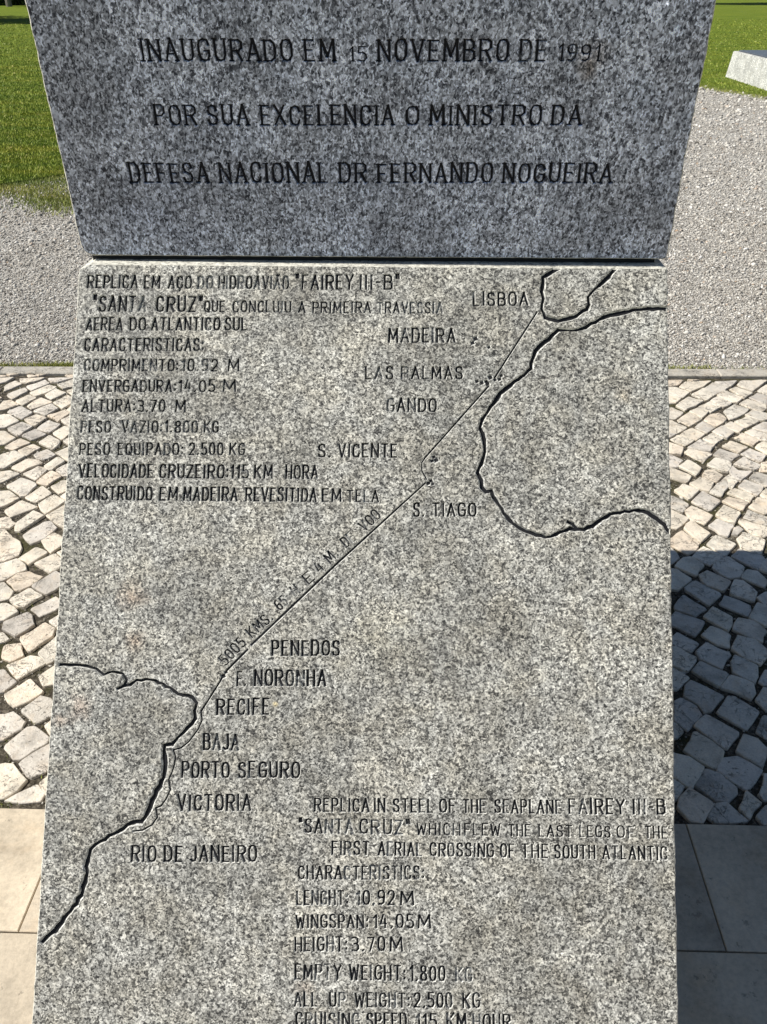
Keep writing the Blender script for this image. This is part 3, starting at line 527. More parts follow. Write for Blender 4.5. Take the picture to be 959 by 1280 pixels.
def granite(name, dark, light, tint, cell=300, stretch=None, gain=1.0, marks=(), patch=0.25, rough=0.62):
    k = NT(name, rough, 0.35); v = k.coord()
    # slightly warped coordinates so the crystals are irregular
    wv = k.n('ShaderNodeTexNoise'); k.l(v, wv.inputs['Vector']); wv.inputs['Scale'].default_value = 160
    wv.inputs['Detail'].default_value = 2
    ad = k.n('ShaderNodeVectorMath', operation='MULTIPLY_ADD'); k.l(wv.outputs['Color'], ad.inputs[0])
    ad.inputs[1].default_value = (0.006, 0.006, 0.006); k.l(v, ad.inputs[2]); u = ad.outputs[0]
    if stretch: u = k.mapping(u, scale=stretch[0], rot=stretch[1])
    a = k.sep(k.vor(u, cell))                                   # fine crystals
    b = k.sep(k.vor(u, cell*0.45))                              # larger feldspars
    n1 = k.noise(u, cell*0.75, 3, 0.6)
    val = k.math('ADD', k.math('MULTIPLY', a[0], 0.42), k.math('MULTIPLY', b[1], 0.22))
    val = k.math('ADD', val, k.math('MULTIPLY', n1, 0.36))
    col = k.ramp(val, [(0.27, dark), (0.37, tuple(x*0.5+y*0.27 for x, y in zip(dark, light))),
                       (0.48, tuple(x*0.2+y*0.50 for x, y in zip(dark, light))), (0.59, tuple(0.80*y for y in light)), (0.75, tuple(1.38*y for y in light))])
    # scattered larger pale feldspars
    ps = k.sep(k.vor(u, cell*0.27)); pd = k.vor(u, cell*0.27, 'F1', 'Distance')
    pf = k.math('MULTIPLY', k.sep(k.ramp(ps[0], [(0.90, 0.0), (0.92, 1.0)]))[0], k.sep(k.ramp(pd, [(0.25, 1.0), (0.5, 0.0)]))[0])
    col = k.mix(k.math('MULTIPLY', pf, 0.7), col, tuple(1.15*y for y in light))
    # black mica flecks
    m = k.sep(k.vor(u, cell*0.62)); fleck = k.ramp(m[2], [(0.0, 1.0), (0.085, 1.0), (0.11, 0.0)])
    col = k.mix(k.math('MULTIPLY', k.sep(fleck)[0], 0.75), col, dark)
    # tonal clouds of the stone, warm and cool
    cl = k.noise(v, 7, 4, 0.6); col = k.mix(1.0, col, k.ramp(cl, [(0.32, 1-patch*1.2), (0.68, 1+patch*0.6)]), 'MULTIPLY')
    c2 = k.noise(v, 16, 3, 0.6, 0.5); col = k.mix(k.ramp(c2, [(0.4, 0.0), (0.66, 0.9)]), col, tint, 'MULTIPLY')
    c3 = k.noise(v, 55, 2, 0.5); col = k.mix(1.0, col, k.ramp(c3, [(0.3, 0.80), (0.7, 1.14)]), 'MULTIPLY')
    for cen, rad, c, amt in marks:
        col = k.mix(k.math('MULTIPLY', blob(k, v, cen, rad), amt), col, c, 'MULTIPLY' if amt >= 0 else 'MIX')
    if gain != 1.0: col = k.mix(1.0, col, (gain, gain, gain), 'MULTIPLY')
    k.base(col)
    h = k.math('ADD', k.math('MULTIPLY', a[0], 0.5), k.noise(v, 420, 3, 0.7))
    k.bump(h, 0.35, 0.0008)
    return k

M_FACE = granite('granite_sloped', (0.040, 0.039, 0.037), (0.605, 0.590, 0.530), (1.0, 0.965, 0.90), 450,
    marks=MARKS_P).m
M_SLAB = granite('granite_upright', (0.032, 0.037, 0.055), (0.75, 0.80, 0.94), (0.95, 0.97, 1.0), 370,
    stretch=((1.15, 1, 0.8), (0.0, R(38), 0.0)), marks=MARKS_S, patch=0.3).m
M_LIGHTGRAN = granite('granite_pale', (0.42, 0.42, 0.39), (0.72, 0.715, 0.67), (1.0, 0.98, 0.95), 150).m

def paint(name, stone, black, wear_bias=0.0):
    """black paint left in cut letters; how much is left is stored per face in the 'wear' attribute"""
    k = NT(name, 0.7, 0.25); v = k.coord()
    at = k.n('ShaderNodeAttribute', attribute_name='wear')
    wear = at.outputs['Fac']
    n = k.noise(v, 95, 4, 0.75)
    f = k.math('ADD', k.math('SUBTRACT', n, 0.5), k.math('MULTIPLY', k.math('SUBTRACT', wear, 0.56-wear_bias), 0.70))
    f = k.ramp(f, [(0.0, 0.0), (0.10, 1.0)])
    a = k.sep(k.vor(v, 300)); st = k.ramp(a[0], [(0.0, stone[0]), (0.5, stone[1]), (1.0, stone[2])])
    k.base(k.mix(k.sep(f)[0], black, st)); k.bump(n, 0.4, 0.001)
    return k.m
M_PAINT = paint('letter_paint', ((0.08,)*3, (0.22, 0.22, 0.21), (0.42, 0.41, 0.38)), (0.012, 0.012, 0.014))
M_PAINT_S = paint('slab_letter_paint', ((0.06, 0.065, 0.08), (0.16, 0.17, 0.19), (0.35, 0.37, 0.40)), (0.008, 0.009, 0.014))
k = NT('groove_wall', 0.7, 0.3); v = k.coord(); a = k.sep(k.vor(v, 300))
k.base(k.ramp(a[0], [(0, (0.18, 0.18, 0.17)), (0.4, (0.46, 0.455, 0.42)), (1, (0.78, 0.77, 0.71))])); k.bump(a[0], 0.4, 0.001); M_WALL = k.m
k = NT('bevel_stone', 0.75, 0.3); v = k.coord(); a = k.sep(k.vor(v, 260)); n = k.noise(v, 60, 3)
k.base(k.mix(1.0, k.ramp(a[0], [(0, (0.26, 0.255, 0.22)), (0.3, (0.56, 0.54, 0.47)), (1, (0.80, 0.775, 0.67))]), k.ramp(n, [(0.3, 0.75), (0.65, 1.05)]), 'MULTIPLY'))
k.bump(k.noise(v, 200, 3), 0.6, 0.002); M_BEVEL = k.m  # paler than the faces: sun on ledge and edges put into the colour
k = NT('mortar', 0.95, 0.1); k.base((0.035, 0.035, 0.035)); M_MORTAR = k.m

def limestone(name, base, pits=0.5, veins=0.5, rnd=True, sc=1.0, tones=1.0, relief=0.8):
    k = NT(name, 0.62, 0.3); v = k.coord('Object')
    if rnd:
        oi = k.n('ShaderNodeObjectInfo')
        of = k.n('ShaderNodeVectorMath', operation='MULTIPLY_ADD'); k.l(oi.outputs['Random'], of.inputs[0])
        of.inputs[1].default_value = (37.0, 19.0, 5.0); k.l(v, of.inputs[2]); v2 = of.outputs[0]
    else: v2 = v
    col = k.ramp(k.noise(v2, 14*sc, 5, 0.65), [(0.28, tuple(0.62*x for x in base)), (0.47, base), (0.72, tuple(min(0.9, 1.16*x) for x in base))])
    if rnd:
        r = oi.outputs['Random']
        tone = k.ramp(r, [(0.0, (0.70, 0.68, 0.68)), (0.12, (0.86, 0.845, 0.82)), (0.22, (1.0, 0.97, 0.92)), (0.45, (1.03, 0.98, 0.90)), (0.62, (0.88, 0.86, 0.86)), (0.78, (1.06, 1.03, 0.98)), (0.9, (1.02, 0.93, 0.84)), (1.0, (0.92, 0.88, 0.82))])
        col = k.mix(tones, col, tone, 'MULTIPLY')
    # warm rusty clouds
    col = k.mix(1.0, col, k.ramp(k.noise(v2, 5*sc, 5, 0.7), [(0.35, 0.84), (0.6, 1.04)]), 'MULTIPLY')
    col = k.mix(k.ramp(k.noise(v2, 26*sc, 3, 0.6), [(0.52, 0.0), (0.75, 0.45)]), col, (1.0, 0.86, 0.70), 'MULTIPLY')
    # fine crack-like veins
    ve = k.noise(v2, 22*sc, 4, 0.62, 1.2); ve = k.math('ABSOLUTE', k.math('SUBTRACT', ve, 0.5))
    gate = k.ramp(k.noise(v2, 9*sc, 2), [(0.48, 0.0), (0.60, 1.0)])
    vf = k.math('MULTIPLY', k.math('MULTIPLY', k.sep(k.ramp(ve, [(0.0, 1.0), (0.014, 0.0)]))[0], k.sep(gate)[0]), 1.0 if veins > 0 else 0.0)
    col = k.mix(k.math('MULTIPLY', vf, veins), col, (0.16, 0.13, 0.10))
    spk = k.noise(v2, 230*sc, 3, 0.7); col = k.mix(1.0, col, k.ramp(spk, [(0.3, 0.82), (0.6, 1.04)]), 'MULTIPLY')
    pn = k.noise(v2, 75*sc, 4, 0.68); pf = k.sep(k.ramp(pn, [(0.63, 0.0), (0.69, 1.0)]))[0]
    col = k.mix(k.math('MULTIPLY', pf, pits), col, (0.20, 0.17, 0.13))
    k.base(col)
    h = k.math('SUBTRACT', k.math('ADD', k.noise(v2, 40*sc, 5, 0.6), k.math('MULTIPLY', k.noise(v2, 9*sc, 2), 1.5)), k.math('ADD', k.math('MULTIPLY', vf, 1.2), k.math('MULTIPLY', pf, 0.6)))
    h = k.math('ADD', h, k.math('MULTIPLY', k.noise(v2, 170*sc, 4, 0.75), 0.45))
    k.bump(h, relief, 0.006)
    return k.m
M_COB = limestone('cobble_limestone', (0.72, 0.670, 0.580), 0.75, 0.8)
M_PAVE = limestone('slab_limestone', (0.58, 0.495, 0.375), 0.6, 0.0, True, 0.45, 0.3, 0.3)
M_KERB = limestone('kerb_limestone', (0.47, 0.435, 0.37), 0.6, 0.3, True, 0.8, 0.3)

k = NT('joint_soil', 0.95, 0.1); v = k.coord()
soil = k.ramp(k.noise(v, 90, 4, 0.7), [(0.3, (0.022, 0.018, 0.013)), (0.52, (0.085, 0.072, 0.054)), (0.72, (0.27, 0.235, 0.18))])
moss = k.ramp(k.noise(v, 140, 3), [(0.3, (0.024, 0.025, 0.010)), (0.7, (0.10, 0.095, 0.038))])
mf = k.ramp(k.noise(v, 5.5, 4, 0.7), [(0.50, 0.0), (0.62, 0.75)])
k.base(k.mix(mf, soil, moss)); k.bump(k.noise(v, 180, 4, 0.7), 0.9, 0.006); M_SOIL = k.m

k = NT('gravel_bed', 0.95, 0.15); v = k.coord()
g = k.sep(k.vor(v, 85)); g2 = k.sep(k.vor(v, 42)); n = k.noise(v, 60, 4, 0.7)
val = k.math('ADD', k.math('ADD', k.math('MULTIPLY', g[0], 0.4), k.math('MULTIPLY', g2[1], 0.25)), k.math('MULTIPLY', n, 0.35))
col = k.ramp(val, [(0.2, (0.14, 0.13, 0.115)), (0.42, (0.34, 0.32, 0.285)), (0.62, (0.46, 0.44, 0.40)), (0.85, (0.62, 0.60, 0.55))])
col = k.mix(k.ramp(k.noise(v, 1.1, 4, 0.6), [(0.4, 0.0), (0.7, 0.8)]), col, (0.86, 0.82, 0.77), 'MULTIPLY')
k.base(col)
vd = k.vor(v, 85, 'F1', 'Distance'); vd2 = k.vor(v, 42, 'F1', 'Distance')
k.bump(k.math('ADD', k.math('ADD', vd, k.math('MULTIPLY', vd2, 0.6)), k.math('MULTIPLY', n, 0.4)), 1.0, -0.008); M_GRAVEL = k.m
def pebble_mat(name, pal):
    k = NT(name, 0.85, 0.2)
    at = k.n('ShaderNodeNewGeometry')
    k.base(k.ramp(at.outputs['Random Per Island'], pal)); return k.m
M_PEB = pebble_mat('gravel_stone', [(0.0, (0.11, 0.10, 0.085)), (0.15, (0.30, 0.275, 0.24)), (0.5, (0.48, 0.45, 0.395)), (0.8, (0.60, 0.565, 0.50)), (0.95, (0.76, 0.73, 0.67)), (1.0, (0.42, 0.30, 0.20))])
M_CHIP = pebble_mat('joint_chip', [(0.0, (0.08, 0.07, 0.05)), (0.4, (0.20, 0.18, 0.14)), (0.8, (0.40, 0.37, 0.31)), (1.0, (0.62, 0.58, 0.50))])

k = NT('turf', 0.9, 0.1); v = k.coord()
col = k.ramp(k.noise(v, 55, 5, 0.75), [(0.3, (0.06, 0.09, 0.010)), (0.5, (0.14, 0.19, 0.020)), (0.7, (0.26, 0.30, 0.045))])
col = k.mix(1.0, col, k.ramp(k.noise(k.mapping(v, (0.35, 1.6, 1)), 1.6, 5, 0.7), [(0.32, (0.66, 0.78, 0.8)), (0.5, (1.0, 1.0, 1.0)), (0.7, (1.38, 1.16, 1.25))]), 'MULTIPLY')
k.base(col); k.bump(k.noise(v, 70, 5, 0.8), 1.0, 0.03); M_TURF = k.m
def blade_mat(name, pal):
    k = NT(name, 0.6, 0.25); g = k.n('ShaderNodeNewGeometry')
    v = k.coord()
    col = k.ramp(g.outputs['Random Per Island'], pal)
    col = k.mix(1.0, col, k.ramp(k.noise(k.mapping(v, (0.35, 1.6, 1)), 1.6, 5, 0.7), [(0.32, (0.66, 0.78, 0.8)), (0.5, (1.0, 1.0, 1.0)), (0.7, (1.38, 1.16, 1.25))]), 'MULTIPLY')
    k.base(col); return k.m
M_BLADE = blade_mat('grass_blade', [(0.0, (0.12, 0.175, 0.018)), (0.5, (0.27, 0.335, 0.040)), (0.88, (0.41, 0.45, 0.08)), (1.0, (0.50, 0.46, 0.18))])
M_WEED = blade_mat('weed_blade', [(0.0, (0.15, 0.18, 0.03)), (0.6, (0.31, 0.35, 0.07)), (1.0, (0.50, 0.47, 0.19))])
M_LEAF = blade_mat('tree_leaf', [(0.0, (0.012, 0.020, 0.006)), (0.5, (0.03, 0.05, 0.012)), (1.0, (0.07, 0.095, 0.025))])
k = NT('bark', 0.9, 0.1); v = k.coord(); k.base(k.ramp(k.noise(k.mapping(v, (1, 1, 0.2)), 14, 4), [(0.3, (0.10, 0.085, 0.07)), (0.7, (0.36, 0.33, 0.29))])); k.bump(k.noise(v, 20, 4), 0.8, 0.03); M_BARK = k.m
k = NT('polished_dark_granite', 0.35, 0.5); v = k.coord(); a = k.sep(k.vor(v, 160)); k.base(k.ramp(a[0], [(0, (0.03, 0.035, 0.04)), (0.6, (0.09, 0.10, 0.115)), (1, (0.2, 0.21, 0.23))])); M_DARKGRAN = k.m

# ------------------------------------------------------------------ ground
def sheet(name, poly, z, mat, thick=None, **kw):
    bm = bmesh.new(); vs = [bm.verts.new((x, y, z)) for x, y in poly]; f = bm.faces.new(vs)
    if f.normal.z < 0: f.normal_flip()
    if thick:
        r = bmesh.ops.extrude_face_region(bm, geom=[f])
        for e in r['geom']:
            if isinstance(e, bmesh.types.BMVert): e.co.z -= thick
        bmesh.ops.recalc_face_normals(bm, faces=bm.faces[:])
    me = bpy.data.meshes.new(name); bm.to_mesh(me); bm.free()
    return link(name, me, mat, **kw)
KL = lambda x: 3.633 + 0.0098*(x+1.9)                           # near edge of the kerb line
tag(sheet('ground', [(-400, -300), (400, -300), (400, 500), (-400, 500)], -0.10, M_TURF), kind='structure')
tag(sheet('gravel_path', [(-30, KL(-30)+.04), (30, KL(30)+.04), (60, 30), (-60, 30)], -0.006, M_GRAVEL), kind='structure')
LAWN = [(-60, 1.0), (-14, 3.2), (-6, 5.9), (-4.6, 6.9), (-3.61, 7.83), (-3.40, 8.06), (-3.21, 8.27), (-2.4, 9.4), (-1, 12.0), (0.8, 14.6), (3, 16.4), (4.15, 16.7),
        (4.72, 15.6), (4.95, 14.95), (5.20, 14.30), (5.75, 13.0), (6.9, 11.3), (9.5, 9.2), (14, 7.6), (60, 3.0), (300, 3.0), (300, 400), (-300, 400), (-300, 1)]
rl = []
for i in range(len(LAWN)):
    a, b = Vector(LAWN[i]), Vector(LAWN[(i+1) % len(LAWN)]); n = max(1, int((b-a).length/0.16)) if max(abs(a.x), abs(b.x)) < 10 else 1
    for j in range(n):
        p = a.lerp(b, j/n); rl.append((p.x+random.uniform(-.03, .03)*(n > 1), p.y+random.uniform(-.03, .03)*(n > 1)))
lawn = tag(sheet('lawn', rl, 0.018, M_TURF, thick=0.05), kind='structure')

# grass blades: one sheet of stuff, denser and finer near the camera
LP = np.array(rl)
def inside(poly, P):
    x, y = P[:, 0], P[:, 1]; c = np.zeros(len(P), bool); j = len(poly)-1
    for i in range(len(poly)):
        xi, yi = poly[i]; xj, yj = poly[j]
        if yi != yj: c ^= ((yi > y) != (yj > y)) & (x < (xj-xi)*(y-yi)/(yj-yi)+xi)
        j = i
    return c
def blades(P, h, wd, lean=0.5, z0=0.0):
    n = len(P); a = rng.uniform(0, 2*np.pi, n); t = rng.uniform(0, 2*np.pi, n)
    B = np.zeros((n, 3, 3))
    dx, dy = np.cos(a)*wd/2, np.sin(a)*wd/2
    zz = np.full(n, z0) if np.isscalar(z0) else z0
    B[:, 0] = np.c_[P[:, 0]-dx, P[:, 1]-dy, zz]; B[:, 1] = np.c_[P[:, 0]+dx, P[:, 1]+dy, zz]
    L = rng.uniform(0.1, lean, n)*h
    B[:, 2] = np.c_[P[:, 0]+np.cos(t)*L, P[:, 1]+np.sin(t)*L, zz+h]
    return B.reshape(-1, 3), np.arange(3*n).reshape(-1, 3)
def wedge(n, y0, y1, k0, k1):
    """points between distances y0..y1, in a fan x = k*y, equally dense on the picture rather than on the ground"""
    u = rng.random(n); y = 1/((1-u)/y0 + u/y1); kx = rng.uniform(k0, k1, n)
    return np.c_[kx*y, y]
P = np.vstack([wedge(150000, 6.0, 40, -0.60, -0.28), wedge(60000, 7.5, 40, 0.24, 0.56), wedge(40000, 8, 40, -0.28, 0.24)])
P = P[inside(rl, P)]
dist = np.hypot(P[:, 0], P[:, 1])
V, F = blades(P, rng.uniform(0.012, 0.032, len(P)), np.maximum(0.004, dist*0.0010)*rng.uniform(0.7, 1.3, len(P)), 0.9, 0.016)
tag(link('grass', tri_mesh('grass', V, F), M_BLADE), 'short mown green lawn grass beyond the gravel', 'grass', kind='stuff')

# ragged tufts along the lawn edge, on the kerb and at the foot of the pale block
def strip(pts, n, spread):
    pts = np.array(pts); s = rng.random(n)*(len(pts)-1); i = s.astype(int); f = (s-i)[:, None]
    return pts[i]*(1-f)+pts[np.minimum(i+1, len(pts)-1)]*f + rng.normal(0, spread, (n, 2))
W = [strip([(-4.6, 6.8), (-3.61, 7.75), (-3.2, 8.2), (-2.4, 9.3)], 3800, 0.09),
     strip([(-3.25, 7.60), (-3.0, 7.35), (-2.85, 7.15), (-2.6, 7.0)], 3000, 0.15), strip([(-3.8, 7.45), (-3.35, 7.65), (-3.0, 8.0)], 1500, 0.13),
     strip([(4.4, 16.2), (4.72, 15.5), (5.20, 14.2), (5.75, 12.9)], 5000, 0.10),
     strip([(5.30, 17.1), (5.30, 14.8), (5.30, 12.0)], 2500, 0.06)]
KW = [strip([(-1.95, 3.745), (-1.40, 3.75)], 900, 0.016), strip([(-1.75, 3.745), (-1.55, 3.75)], 700, 0.02), strip([(1.15, 3.775), (2.4, 3.785)], 330, 0.014), strip([(1.15, 3.775), (1.4, 3.785)], 200, 0.012),
      strip([(-1.2, 3.76), (1.1, 3.78)], 900, 0.014), strip([(-4, 3.73), (-2, 3.75)], 700, 0.015)]
Pw = np.vstack(W); Pk = np.vstack(KW)
V1, F1 = blades(Pw, rng.uniform(0.015, 0.04, len(Pw)), np.full(len(Pw), 0.008), 1.0, -0.004)
V2, F2 = blades(Pk, rng.uniform(0.008, 0.022, len(Pk)), np.full(len(Pk), 0.0045), 1.2, -0.004)
tag(link('weeds', tri_mesh('weeds', np.vstack([V1, V2]), np.vstack([F1, F2+len(V1)])), M_WEED), 'small weeds and grass tufts along the kerb and gravel edge', 'weeds', kind='stuff')

# loose gravel
OCT = np.array([(1, 0, 0), (0, 1, 0), (-1, 0, 0), (0, -1, 0), (0, 0, 1), (0, 0, -1)], float)
OF = np.array([(0, 1, 4), (1, 2, 4), (2, 3, 4), (3, 0, 4), (1, 0, 5), (2, 1, 5), (3, 2, 5), (0, 3, 5)])
def pebbles(P, size, z, flat=0.65):
    n = len(P); a = rng.uniform(0, 2*np.pi, n); ca, sa = np.cos(a), np.sin(a)
    Vv = OCT[None]*size[:, None, None]*rng.uniform(0.6, 1.25, (n, 1, 3)) + rng.normal(0, 0.16, (n, 6, 3))*size[:, None, None]
    Vv[:, :, 2] *= flat
    tx = rng.normal(0, 0.35, (n, 1)); Vv[:, :, 2] += tx*Vv[:, :, 0]
    X = Vv[:, :, 0]*ca[:, None]-Vv[:, :, 1]*sa[:, None]+P[:, 0:1]; Y = Vv[:, :, 0]*sa[:, None]+Vv[:, :, 1]*ca[:, None]+P[:, 1:2]
    Z = Vv[:, :, 2] + (z if np.isscalar(z) else z[:, None])
    return np.stack([X, Y, Z], 2).reshape(-1, 3), (OF[None]+(6*np.arange(n))[:, None, None]).reshape(-1, 3)
P = np.vstack([wedge(52000, 3.72, 12, -0.60, -0.24), wedge(78000, 3.74, 18, 0.22, 0.56), wedge(14000, 3.74, 16, -0.24, 0.22), wedge(9000, 3.72, 12, -1.0, -0.6), wedge(9000, 3.74, 14, 0.56, 1.0)])
P = P[~inside(rl, P)]; P = P[P[:, 1] > KL(P[:, 0])+0.09]
dist = np.hypot(P[:, 0], P[:, 1])
V, F = pebbles(P, np.maximum(0.0032, dist*0.00092)*rng.lognormal(0, 0.45, len(P)), -0.004)
tag(link('gravel', tri_mesh('gravel', V, F), M_PEB), 'loose pale grey gravel covering the path behind the monument', 'gravel', kind='stuff')

# ------------------------------------------------------------------ paving
bed = tag(sheet('pavement', [(-9, -4), (9, -4), (9, KL(9)+0.05), (-9, KL(-9)+0.05)], -0.0045, M_SOIL), kind='structure')
def stone_mesh(name, poly, top, bev=0.0028, depth=0.05, dome=0.0006, tilt=0.022, jit=0.0016, chai=0.1):
    """one split stone: irregular outline with worn corners, rounded arris, slightly tilted and domed top"""
    pts = [Vector(p) for p in poly]; cen = sum(pts, Vector((0, 0)))/len(pts)
    out = []
    for i, p in enumerate(pts):
        a, b = pts[i-1], pts[(i+1) % len(pts)]
        out.append(p.lerp(a, chai)); out.append(p.lerp(b, chai))
    full = []
    for i, p in enumerate(out):
        full.append(p); q = out[(i+1) % len(out)]
        if (q-p).length > 0.045: full.append((p+q)/2+Vector((random.uniform(-1, 1), random.uniform(-1, 1)))*jit*2)
    out = [p+Vector((random.uniform(-1, 1), random.uniform(-1, 1)))*jit-cen for p in full]
    n = len(out); tx, ty = random.uniform(-tilt, tilt), random.uniform(-tilt, tilt)
    zz = lambda p: top+p.x*tx+p.y*ty
    vs = [(p.x, p.y, -depth) for p in out]
    vs += [(p.x, p.y, zz(p)-bev) for p in out]
    ins = [p*(1-min(0.3, bev/max(p.length, 1e-3))) for p in out]
    vs += [(p.x, p.y, zz(p)+random.uniform(-.0007, .0007)) for p in ins]
    vs.append((0, 0, top+dome))
    fs = []
    for i in range(n):
        j = (i+1) % n
        fs += [(i, j, n+j, n+i), (n+i, n+j, 2*n+j, 2*n+i), (2*n+i, 2*n+j, 3*n)]
    me = mesh(name, vs, fs)
    sm = [False]*len(fs)
    for i in range(n): sm[3*i+1] = True
    me.polygons.foreach_set('use_smooth', sm)
    return me, cen
def ccw(p):
    a = sum(p[i-1][0]*p[i][1]-p[i][0]*p[i-1][1] for i in range(len(p)))
    return p if a > 0 else p[::-1]
def shrink(poly, k):
    c = sum((Vector(p) for p in poly), Vector((0, 0)))/len(poly)
    return [tuple(c+(Vector(p)-c)*(1-k/max((Vector(p)-c).length, .01))) for p in poly]
traced = [ccw(shrink([(x/1000, y/1000) for x, y in p], -0.0040)) for p in COBBLES]
cells = [(p, True) for p in traced]
# the rest of the strip: stones in slanting courses, kept clear of those above and of the monument
tp = [np.array(p) for p in traced]; tc = np.array([p.mean(0) for p in tp])
def clash(q):
    q = np.array(q); c = q.mean(0); q = c+(q-c)*0.92; t = np.vstack([q, (q+np.roll(q, 1, 0))/2, c[None], c+(q-c)*0.5])
    near = np.where(np.hypot(*(tc-c).T) < 0.26)[0]
    for i in near:
        if inside(tp[i], t).any() or inside(q, np.vstack([tp[i], tp[i].mean(0)[None], (tp[i]+np.roll(tp[i], 1, 0))/2])).any(): return True
    return False
a1 = R(47); e1 = np.array([math.cos(a1), math.sin(a1)]); e2 = np.array([math.cos(a1+R(84)), math.sin(a1+R(84))])
fill = []
rowh = 0.098
for r in range(-70, 70):
    s = -7+random.uniform(0, .1)
    wob = random.uniform(-.006, .006)
    while s < 8:
        L = random.uniform(0.10, 0.155)
        g = 0.006
        c0 = s*e1+(r*rowh+wob)*e2; q = []
        for du, dv in ((g, g), (L-g, g), (L-g, rowh-g), (g, rowh-g)):
            p = c0+du*e1+dv*e2+rng.uniform(-.006, .006, 2)+np.array([0, 2.4]); p = p+0.012*np.sin(p[::-1]*2.1); q.append(p)
        s += L
        q = np.array(q); lo, hi = q.min(0), q.max(0)
        if hi[0] < -6 or lo[0] > 6: continue
        if lo[1] > KL(0)-.02 or hi[1] < 1.262: continue
        q[:, 1] = np.clip(q[:, 1], 1.256, KL(0)-0.014)
        if np.ptp(q[:, 1]) < 0.03: continue
        if lo[0] < 0.42 and hi[0] > -0.56 and hi[1] > 0.6 and lo[1] < 2.19: continue
        if not clash(q): fill.append(ccw([tuple(p) for p in q])); continue
        m = [(q[i]+q[(i+1) % 4])/2 for i in range(4)]; c = q.mean(0)     # smaller pieces where a whole stone does not fit
        for i in range(4):
            sq = np.array([q[i], m[i], c, m[i-1]]); sq = sq.mean(0)+(sq-sq.mean(0))*0.88
            if not clash(sq): fill.append(ccw([tuple(p) for p in sq]))
fill.sort(key=lambda p: math.hypot(p[0][0], p[0][1]-1.9))
NF = max(0, 299-len(traced))
cells += [(p, True) for p in fill[:NF]]
for p, _ in cells:
    me, c = stone_mesh('cobble', p, random.uniform(0.0015, 0.0055), chai=random.uniform(0.035, 0.09))
    link('cobble', me, M_COB, bed, (c.x, c.y, 0))
V = []; F = []
for p in fill[NF:]:
    me, c = stone_mesh('tmp', p, random.uniform(0.003, 0.008))
    o = len(V); V += [(v.co.x+c.x, v.co.y+c.y, v.co.z) for v in me.vertices]; F += [tuple(i+o for i in f.vertices) for f in me.polygons]
    bpy.data.meshes.remove(me)
tag(link('cobbles', mesh('cobbles', V, F), M_COB, bed), kind='stuff')
# chips and grit in the joints
P = np.c_[rng.uniform(-2.2, 2.2, 30000), rng.uniform(1.24, 3.62, 30000)]
V, F = pebbles(P, 0.0028*rng.lognormal(0, 0.45, len(P)), -0.0045+rng.uniform(0, .002, len(P)))
tag(link('joint_grit', tri_mesh('joint_grit', V, F), M_CHIP, bed), kind='stuff')
P = strip([(-0.9, 1.245), (-0.45, 1.25)], 350, 0.006)
P = np.vstack([P, np.c_[rng.uniform(-1.7, -0.5, 4500), rng.uniform(1.25, 2.4, 4500)]])
ok = np.sin(P[:, 0]*9+1.3)*np.sin(P[:, 1]*8+0.4)+rng.normal(0, .25, len(P)) > 0.25
P = P[ok]
V, F = blades(P, rng.uniform(0.004, 0.012, len(P)), np.full(len(P), 0.003), 1.3, -0.005)
tag(link('moss', tri_mesh('moss', V, F), M_WEED, bed), kind='stuff')

def box_stone(name, x0, x1, y0, y1, top, mat, parent, bev=0.003, skew=0.0, nx=6):
    """sawn slab with a small worn arris and slightly wavering edges"""
    xs = [x0+(x1-x0)*i/nx for i in range(nx+1)]; j = lambda: random.uniform(-.0009, .0009)
    loop = [(x, y0+skew*(x)+j()) for x in xs]+[(x, y1+skew*(x)+j()) for x in reversed(xs)]
    cx, cy = (x0+x1)/2, (y0+y1)/2; n = len(loop); vs = []
    for dz, ins in ((-0.06, 0), (top-bev, 0), (top, bev)):
        for x, y in loop:
            vs.append((x-math.copysign(ins, x-cx) if abs(x-x0) < 1e-6 or abs(x-x1) < 1e-6 else x, y-math.copysign(ins, y-cy-skew*x), dz))
    fs = [(i+k*n, (i+1) % n+k*n, (i+1) % n+(k+1)*n, i+(k+1)*n) for k in (0, 1) for i in range(n)]+[tuple(range(2*n, 3*n))]
    me = mesh(name, [(a-cx, b-cy, c) for a, b, c in vs], fs)
    return link(name, me, mat, parent, (cx, cy, 0))
y1 = 1.234
for ri, (dep, off) in enumerate([(0.287, -0.736), (0.52, -0.07), (0.52, -0.736), (0.52, -0.07), (0.52, -0.4), (0.52, -0.9), (0.52, -0.2), (0.52, -0.6)]):
    for c in range(-4, 5):
        x0 = off+1.338*c
        box_stone('paving_slab', x0+0.0012, x0+1.338-0.0012, y1-dep+0.0015, y1-0.0015, 0.004, M_PAVE, bed, 0.0016)
    y1 -= dep
kerb = tag(sheet('kerb', [(-9, KL(-9)-.004), (9, KL(9)-.004), (9, KL(9)+.088), (-9, KL(-9)+.088)], -0.012, M_SOIL), kind='structure')
x = -8.0; i = 0
while x < 8:
    L = random.choice([0.9, 1.0, 1.1]); yb = KL(0)
    box_stone('kerb_stone', x+0.002, x+L-0.002, KL(0)+0.002, KL(0)+0.080, 0.012+random.uniform(-.001, .001), M_KERB, kerb, 0.004, 0.0098, 8)
    x += L

# ------------------------------------------------------------------ the monument
DM = MON['dm']; AL = MON['al']; LN = MON['lean']
XM = Vector((math.cos(DM), math.sin(DM), 0)); N0 = Vector((math.sin(DM), -math.cos(DM), 0))
VP = -N0*math.cos(AL)+Vector((0, 0, 1))*math.sin(AL); NP = XM.cross(VP)
VS = N0*math.sin(LN)+Vector((0, 0, 1))*math.cos(LN); NS = XM.cross(VS)
P0 = Vector(MON['P0']); S0 = Vector(MON['S0'])

